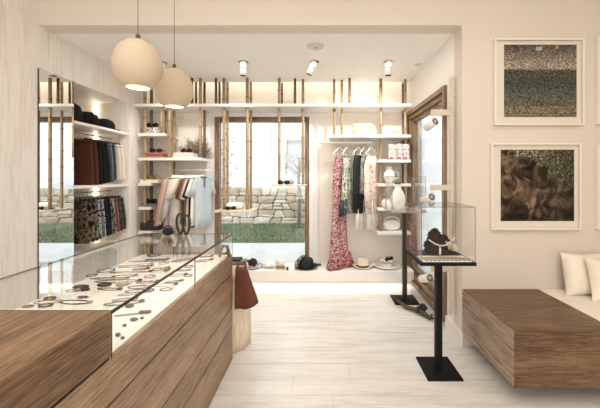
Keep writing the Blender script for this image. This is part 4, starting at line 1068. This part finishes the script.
# ------------------------------------------------------------------ bench
t = thing('wooden_bench', (1.5, 2.2, 0), 'low oak bench box floating beside the pier, cushioned on its right', 'bench')
MB().box(XR+.002, 1.80, 1.88, D1-.001, .12, .47).build('oak_box', [oak_x], t, .0015)
ls = MB().box(XR+.0003, XR+.0017, 1.882, D1-.003, .122, .468).build('side_veneer', wood('oak_side_pale', (srgb(140,114,92), srgb(182,156,132), srgb(198,174,150)), 'Y', .5, 3), t)
MB().box(1.803, XE-.01, 1.885, D1-.001, .12, .36).build('seat_frame', oak_x, t)
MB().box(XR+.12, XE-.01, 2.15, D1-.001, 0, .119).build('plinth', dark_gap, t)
o = MB().box(1.803, XE-.02, 1.885, D1-.002, .3605, .478).build('seat_cushion', plain('cream_upholstery', srgb(238,228,212), .9, bmp=.1, bs=300), None, .02, 4); tag(o, 'cream seat cushion on the right part of the bench', 'cushion')
def pillow(c, w, h, d, rz, rx, label, seed):
    n = 16; vs = []; fs = []
    for side in (1, -1):
        for i in range(n+1):
            for j in range(n+1):
                u, v = i/n*2-1, j/n*2-1
                k = (max(0, (1-u**4)*(1-v**4)))**.55
                e = 1-.07*(1-abs(u*v))*(abs(u)**6+abs(v)**6 > .3)*0
                pin = 1-.09*(v*v*(1-u*u)) ; pin2 = 1-.09*(u*u*(1-v*v))
                wr_ = .004*sin(7*u+5*v+seed)*k
                vs.append(Vector((u*w/2*pin2, side*(d/2*k+.002)+wr_, v*h/2*pin)))
    m = (n+1)**2
    for s in range(2):
        for i in range(n):
            for j in range(n):
                a = s*m+i*(n+1)+j; q = (a, a+n+1, a+n+2, a+1); fs.append(q if s else q[::-1])
    for i in range(n):
        for a, b_ in ((i, i+1), ):
            fs.append((i, i+1, m+i+1, m+i)); k0 = n*(n+1); fs.append((k0+i, k0+i+1, m+k0+i+1, m+k0+i))
            fs.append((i*(n+1), (i+1)*(n+1), m+(i+1)*(n+1), m+i*(n+1))); fs.append((i*(n+1)+n, (i+1)*(n+1)+n, m+(i+1)*(n+1)+n, m+i*(n+1)+n))
    M = Matrix.Translation(c) @ Matrix.Rotation(rz, 4, 'Z') @ Matrix.Rotation(rx, 4, 'X')
    b = MB().add(vs, fs, 0, True).xf(M)
    o = b.build('cushion', plain('cream_linen', srgb(240,230,214), .9, bmp=.15, bs=250), None)
    return tag(o, label, 'cushion', 'loose cushions on the bench')
pillow((2.10, 2.455, .478+.152), .36, .34, .13, R(-2), R(-12), 'cream square cushion leaning on the wall, left one', 1)
pillow((2.18, 2.315, .478+.150), .34, .33, .11, R(-6), R(-14), 'cream square cushion cut by the right picture edge', 2)

# ------------------------------------------------------------------ pictures
def art_mat(kind):
    m, nt, b = new_mat('print_'+kind); b.inputs['Roughness'].default_value = .8; b.inputs['Specular IOR Level'].default_value = .05
    tc = nt.nodes.new('ShaderNodeTexCoord'); sp = nt.nodes.new('ShaderNodeSeparateXYZ'); nt.links.new(tc.outputs['Object'], sp.inputs[0])
    def mr(lo, hi, out):
        r = nt.nodes.new('ShaderNodeMapRange'); r.inputs['From Min'].default_value = lo; r.inputs['From Max'].default_value = hi
        nt.links.new(out, r.inputs['Value']); return r.outputs[0]
    def mixc(f, a, b_, mode='MIX'):
        x = nt.nodes.new('ShaderNodeMix'); x.data_type = 'RGBA'; x.blend_type = mode
        if isinstance(f, float): x.inputs[0].default_value = f
        else: nt.links.new(f, x.inputs[0])
        for s, k in ((a, 6), (b_, 7)):
            if isinstance(s, tuple): x.inputs[k].default_value = s
            else: nt.links.new(s, x.inputs[k])
        return x.outputs[2]
    v = tc.outputs['Object']
    if kind == 'beach':
        z = mr(-.3, .3, sp.outputs['Z'])
        n1 = noise(nt, v, 62, 3, .8)
        ad = nt.nodes.new('ShaderNodeMath'); ad.operation = 'MULTIPLY_ADD'; nt.links.new(noise(nt, v, 30, 2), ad.inputs[0]); ad.inputs[1].default_value = .03; nt.links.new(z, ad.inputs[2])
        base = ramp(nt, ad.outputs[0], [(0, srgb(150,142,120)), (.17, srgb(166,154,128)), (.2, srgb(140,138,114)), (.35, srgb(128,130,112)), (.5, srgb(100,108,98)), (.68, srgb(116,112,102)), (.72, srgb(190,176,158)), (.85, srgb(170,156,142)), (1, srgb(132,122,110))])
        col = mixc(1.0, base, ramp(nt, n1, [(.34, (.1,.1,.1,1)), (.5, (.42,.42,.42,1)), (.62, (1,.96,.9,1))]), 'OVERLAY')
    else:
        n1 = noise(nt, v, 7, 8, .62, 1.2); n2 = noise(nt, v, 60, 3, .8)
        rocks = ramp(nt, n1, [(.36, srgb(18,15,12)), (.46, srgb(76,60,46)), (.54, srgb(142,116,92)), (.66, srgb(190,162,132))])
        water = ramp(nt, n2, [(.36, srgb(56,58,46)), (.52, srgb(126,124,94)), (.62, srgb(210,200,164))])
        # diagonal line: water above
        s = nt.nodes.new('ShaderNodeMath'); s.operation = 'MULTIPLY_ADD'; nt.links.new(sp.outputs['X'], s.inputs[0]); s.inputs[1].default_value = .55; nt.links.new(sp.outputs['Z'], s.inputs[2])
        s2 = nt.nodes.new('ShaderNodeMath'); s2.operation = 'MULTIPLY_ADD'; nt.links.new(n1, s2.inputs[0]); s2.inputs[1].default_value = .35; nt.links.new(s.outputs[0], s2.inputs[2])
        f = mr(.33, .38, s2.outputs[0])
        col = mixc(f, rocks, water)
        dk = mr(-.1, .34, sp.outputs['X']); dk2 = nt.nodes.new('ShaderNodeMath'); dk2.operation = 'MULTIPLY'; dk2.inputs[1].default_value = .75; nt.links.new(dk, dk2.inputs[0])
        col = mixc(dk2.outputs[0], col, srgb(22,24,18))
    nt.links.new(col, b.inputs['Base Color']); return m
frame_white = plain('white_frame', srgb(238,228,214), .5, var=.01)
mount = plain('mount_board', srgb(236,226,212), .8, var=.01)
FY = D1-.04
def picture(fx0, fy0, fx1, fy1, ax0, ay0, ax1, ay1, label, kind):
    X0, X1, Z1, Z0 = PX(fx0, FY), PX(fx1, FY), PZ(fy0, FY), PZ(fy1, FY)
    cx, cz = (X0+X1)/2, (Z0+Z1)/2
    t = thing('framed_photograph', (cx, D1-.001, cz), label, 'picture', 'framed photographs on the cream wall')
    w = .014
    fr = MB().box(X0, X0+w, FY, D1-.001, Z0, Z1).box(X1-w, X1, FY, D1-.001, Z0, Z1).box(X0+w, X1-w, FY, D1-.001, Z1-w, Z1).box(X0+w, X1-w, FY, D1-.001, Z0, Z0+w)
    fr.build('frame', frame_white, t, .002)
    MB().box(X0+w, X1-w, D1-.012, D1-.001, Z0+w, Z1-w).build('mount', mount, t)
    if ax0 is not None:
        pm = MB().box(PX(ax0, D1-.013), PX(ax1, D1-.013), D1-.0145, D1-.0125, PZ(ay1, D1-.013), PZ(ay0, D1-.013))
        po = pm.build('print', art_mat(kind), t)
        if kind == 'beach':
            cols = {'skin': plain('print_skin', srgb(120,84,66), .6), 'navy': plain('print_navy', srgb(36,40,48), .6), 'white': plain('print_white', srgb(190,190,186), .6), 'yellow': plain('print_yellow', srgb(196,172,88), .6), 'teal': plain('print_teal', srgb(70,120,112), .6)}
            ks = list(cols)
            pb = MB(); yy0, yy1 = D1-.0155, D1-.0147
            def q(a, b_, c, d, k): pb.box(PX(a, D1-.013), PX(b_, D1-.013), yy0, yy1, PZ(d, D1-.013), PZ(c, D1-.013), ks.index(k))
            for x, y, top in ((516, 45, 'navy'), (557, 45, 'yellow'), (563.5, 45, 'teal')):
                q(x-1.3, x+1.3, y, y+4, top); q(x-1.1, x-.3, y+4, y+8.5, 'skin'); q(x+.4, x+1.2, y+4, y+8, 'skin'); q(x+1.3, x+1.8, y, y+3, 'skin')
            q(511, 515, 45, 45.8, 'navy'); q(536, 542, 47, 50.5, 'white'); q(537, 541, 45, 47, 'teal'); q(536.5, 537.3, 50.5, 53, 'navy'); q(540, 543, 50.5, 51.2, 'navy'); q(541, 541.8, 50.5, 53, 'navy')
            pb.build('bather_figures', [cols[k] for k in ks], po)
    MB().box(X0+w, X1-w, FY+.006, FY+.009, Z0+w, Z1-w).build('glazing', glass_mat('picture_glass', (.98,.98,.975,1), .012), t)
    return t
picture(495, 38, 585, 125, 504, 44.7, 576.5, 117, 'square framed photo of pebbles and bathers, upper of two', 'beach')
picture(492, 143, 582, 230, 500.7, 149.7, 574, 221, 'square framed photo of dark rocks in water, lower of two', 'rocks')
picture(598.5, 36, 689, 124, None, 0, 0, 0, 'upper white frame just entering at the right edge', '')
picture(598.5, 143, 689, 230, None, 0, 0, 0, 'lower white frame just entering at the right edge', '')

# ------------------------------------------------------------------ pendants
felt = plain('sand_felt_shade', srgb(206,188,164), .95, var=.04, vs=80, bmp=.25, bs=180)
def pendant(cx, cy, cz, label):
    t = thing('pendant_lamp', (cx, cy, cz), label, 'lamp', 'egg shaped pendant lamps')
    prof = [(.018, .145), (.05, .135), (.085, .11), (.112, .07), (.126, .02), (.128, -.02), (.119, -.06), (.098, -.098), (.076, -.118), (.064, -.126)]
    outer = prof; inner = [(r-.007, z+.002 if z < 0 else z-.006) for r, z in prof][::-1]
    MB().lathe(outer+inner, (cx, cy, cz), 40).build('shade', felt, t)
    MB().lathe([(.006, .175), (.012, .172), (.013, .15), (.018, .144)], (cx, cy, cz), 12).build('cap', plain('brown_cap', srgb(120,96,72), .5), t)
    MB().tube([(cx, cy, cz+.174), (cx, cy, ZF)], .0025, 6).build('cord', plain('beige_cord', srgb(170,146,120), .8), t)
    MB().sphere((cx, cy, cz-.03), .03, 14, 10).build('bulb', emit('bulb', (1,.82,.6,1), 30), t)
    return t
pendant(PX(138,1.75), 1.75, PZ(65.5,1.75), 'beige egg shaped pendant lamp, the nearer and higher looking one')
pendant(PX(174.3,2.2), 2.2, PZ(89,2.2), 'beige egg shaped pendant lamp, the farther and lower looking one')

# ceiling fittings
def ceil_spot(px, py, label, tilt=(0,0), s=1.0):
    Y = F*(ZC-CH)/(VY-py); x = PX(px, Y)
    t = thing('ceiling_spotlight', (x, Y, ZC), label, 'spotlight', 'ceiling spotlights')
    MB().lathe([(.062*s, -.0005), (.06*s, -.006), (.05*s, -.007), (.048*s, -.0005)], (x, Y, ZC), 28).build('trim_ring', white_m, t)
    d = Vector((tilt[0], tilt[1], -1)).normalized(); p = Vector((x, Y, ZC-.004))
    MB().tube([p, p+d*.06*s, p+d*.145*s], .036*s, 22).build('can', white_m, t)
    MB().tube([p+d*.065*s, p+d*.07*s], .0372*s, 22).build('joint_ring', plain('dark_ring', srgb(60,54,48), .5), t)
    MB().tube([p+d*.1451*s, p+d*.148*s], .034*s, 22).build('front_ring', plain('dark_ring', srgb(60,54,48), .5), t)
    return p+d*.17*s
q1 = ceil_spot(162.5, 62, 'white ceiling spotlight half hidden by the nearer pendant', (0, .1))
q2 = ceil_spot(243.5, 61.5, 'white ceiling spotlight over the left of the window', (-.05, .1))
q3 = ceil_spot(314.5, 61.5, 'white ceiling spotlight tilted to the left over the window', (-.45, .1))
q4 = ceil_spot(388.3, 61.5, 'white ceiling spotlight over the right shelves', (0, .05))
Y = F*(ZC-CH)/(VY-46); x = PX(315.5, Y)
t = thing('smoke_detector', (x, Y, ZC), 'round white smoke detector in the ceiling', 'smoke detector')
MB().lathe([(.082, 0), (.08, -.006), (.05, -.012), (.01, -.014)], (x, Y, ZC), 32).build('disc', plain('detector_white', srgb(214,206,196), .5), t)
MB().lathe([(.008, -.013), (.006, -.018)], (x, Y, ZC), 12).build('sensor', plain('dark_ring', srgb(60,54,48), .5), t)
Y = F*(ZC-CH)/(VY-64.5); x = PX(421, Y)
MBs = MB().lathe([(.04, 0), (.038, -.006), (.02, -.008)], (x-.03, Y, ZC), 20); tag(MBs.build('ceiling_sensor', plain('detector_white', srgb(214,206,196), .5)), 'tiny round sensor on the ceiling near the side window', 'sensor')

# LED cove strip
o = MB().box(XL+.02, XR-.02, 4.122, 4.132, 2.72, 2.735).build('light_strip', emit('cove_led', (1,.9,.76,1), 1.8)); tag(o, 'long light strip hidden in the ceiling cove', 'light')

# ------------------------------------------------------------------ lights
def area(name, loc, rot, sx, sy, power, col=(1,.955,.89)):
    l = bpy.data.lights.new(name, 'AREA'); l.shape = 'RECTANGLE'; l.size = sx; l.size_y = sy; l.energy = power; l.color = col
    o = bpy.data.objects.new(name, l); COL.objects.link(o); o.location = loc; o.rotation_euler = rot; return o
def spot(name, loc, to, power, ang, blend=.5, col=(1,.95,.88), rad=.03):
    l = bpy.data.lights.new(name, 'SPOT'); l.energy = power; l.spot_size = R(ang); l.spot_blend = blend; l.color = col; l.shadow_soft_size = rad
    o = bpy.data.objects.new(name, l); COL.objects.link(o); o.location = loc
    o.rotation_euler = (Vector(to)-Vector(loc)).to_track_quat('-Z', 'Y').to_euler(); return o
area('cove_light', (-.59, 4.20, 2.87), (0, 0, 0), 3.4, .1, 3.6, (1,.93,.82))
area('ledge_light', (-.4, 3.98, .08), (R(0), 0, 0), 3.2, .1, 3.5, (1,.95,.88))
spot('shelf_spot', q4, (.45, 4.3, 1.2), 40, 130, .6)
spot('window_spot', q3, (-.4, 4.0, .4), 14, 110, .7)
spot('rail_spot', q2, (-1.2, 4.1, 1.0), 20, 110, .7)
spot('left_spot', q1, (-2.0, 4.0, 1.2), 20, 110, .7)
area('front_room_fill', (.3, .2, 3.05), (0, 0, 0), 3.5, 2.4, 42)  # general fill added for the unseen front room, no fitting modelled
area('rear_fill', (-.3, -2.5, 1.7), (R(90), 0, 0), 3.6, 2.2, 66, (1,.965,.92))  # added fill behind the camera to lift the ceiling; wall has no window
area('mid_room_fill', (-.3, 3.1, 2.645), (0, 0, 0), 2.2, .5, 9)  # soft area fill below the rear ceiling, no fitting of its own
for (px_, Y_, zc_) in ((138, 1.75, PZ(65.5,1.75)), (174.3, 2.2, PZ(89,2.2))): spot('pendant_light', (PX(px_, Y_), Y_, zc_-.07), (PX(px_, Y_), Y_, 0), 14, 120, .8)
l = bpy.data.lights.new('sun', 'SUN'); l.energy = 1.3; l.angle = R(8); l.color = (1, .98, .95)
o = bpy.data.objects.new('sun', l); COL.objects.link(o); o.rotation_euler = (R(28), R(-12), R(10))

w = bpy.data.worlds.new('sky'); SC.world = w; w.use_nodes = True
w.node_tree.nodes['Background'].inputs[0].default_value = (.90, .95, 1, 1); w.node_tree.nodes['Background'].inputs[1].default_value = 1.9

# ------------------------------------------------------------------ camera
cam = bpy.data.cameras.new('camera'); co = bpy.data.objects.new('camera', cam); COL.objects.link(co)
co.location = (0, 0, CH); co.rotation_euler = (R(90), 0, 0)
cam.sensor_fit = 'HORIZONTAL'; cam.sensor_width = 36; cam.lens = F/600*36
cam.shift_x = -(VX-300)/600; cam.shift_y = -(204-VY)/600; cam.clip_start = .02; cam.clip_end = 100
SC.camera = co
SC.view_settings.view_transform = 'Standard'; SC.view_settings.look = 'None'; SC.view_settings.gamma = 1; SC.view_settings.exposure = .34
SC.view_settings.use_curve_mapping = False
SC.cycles.max_bounces = 12; SC.cycles.transparent_max_bounces = 24
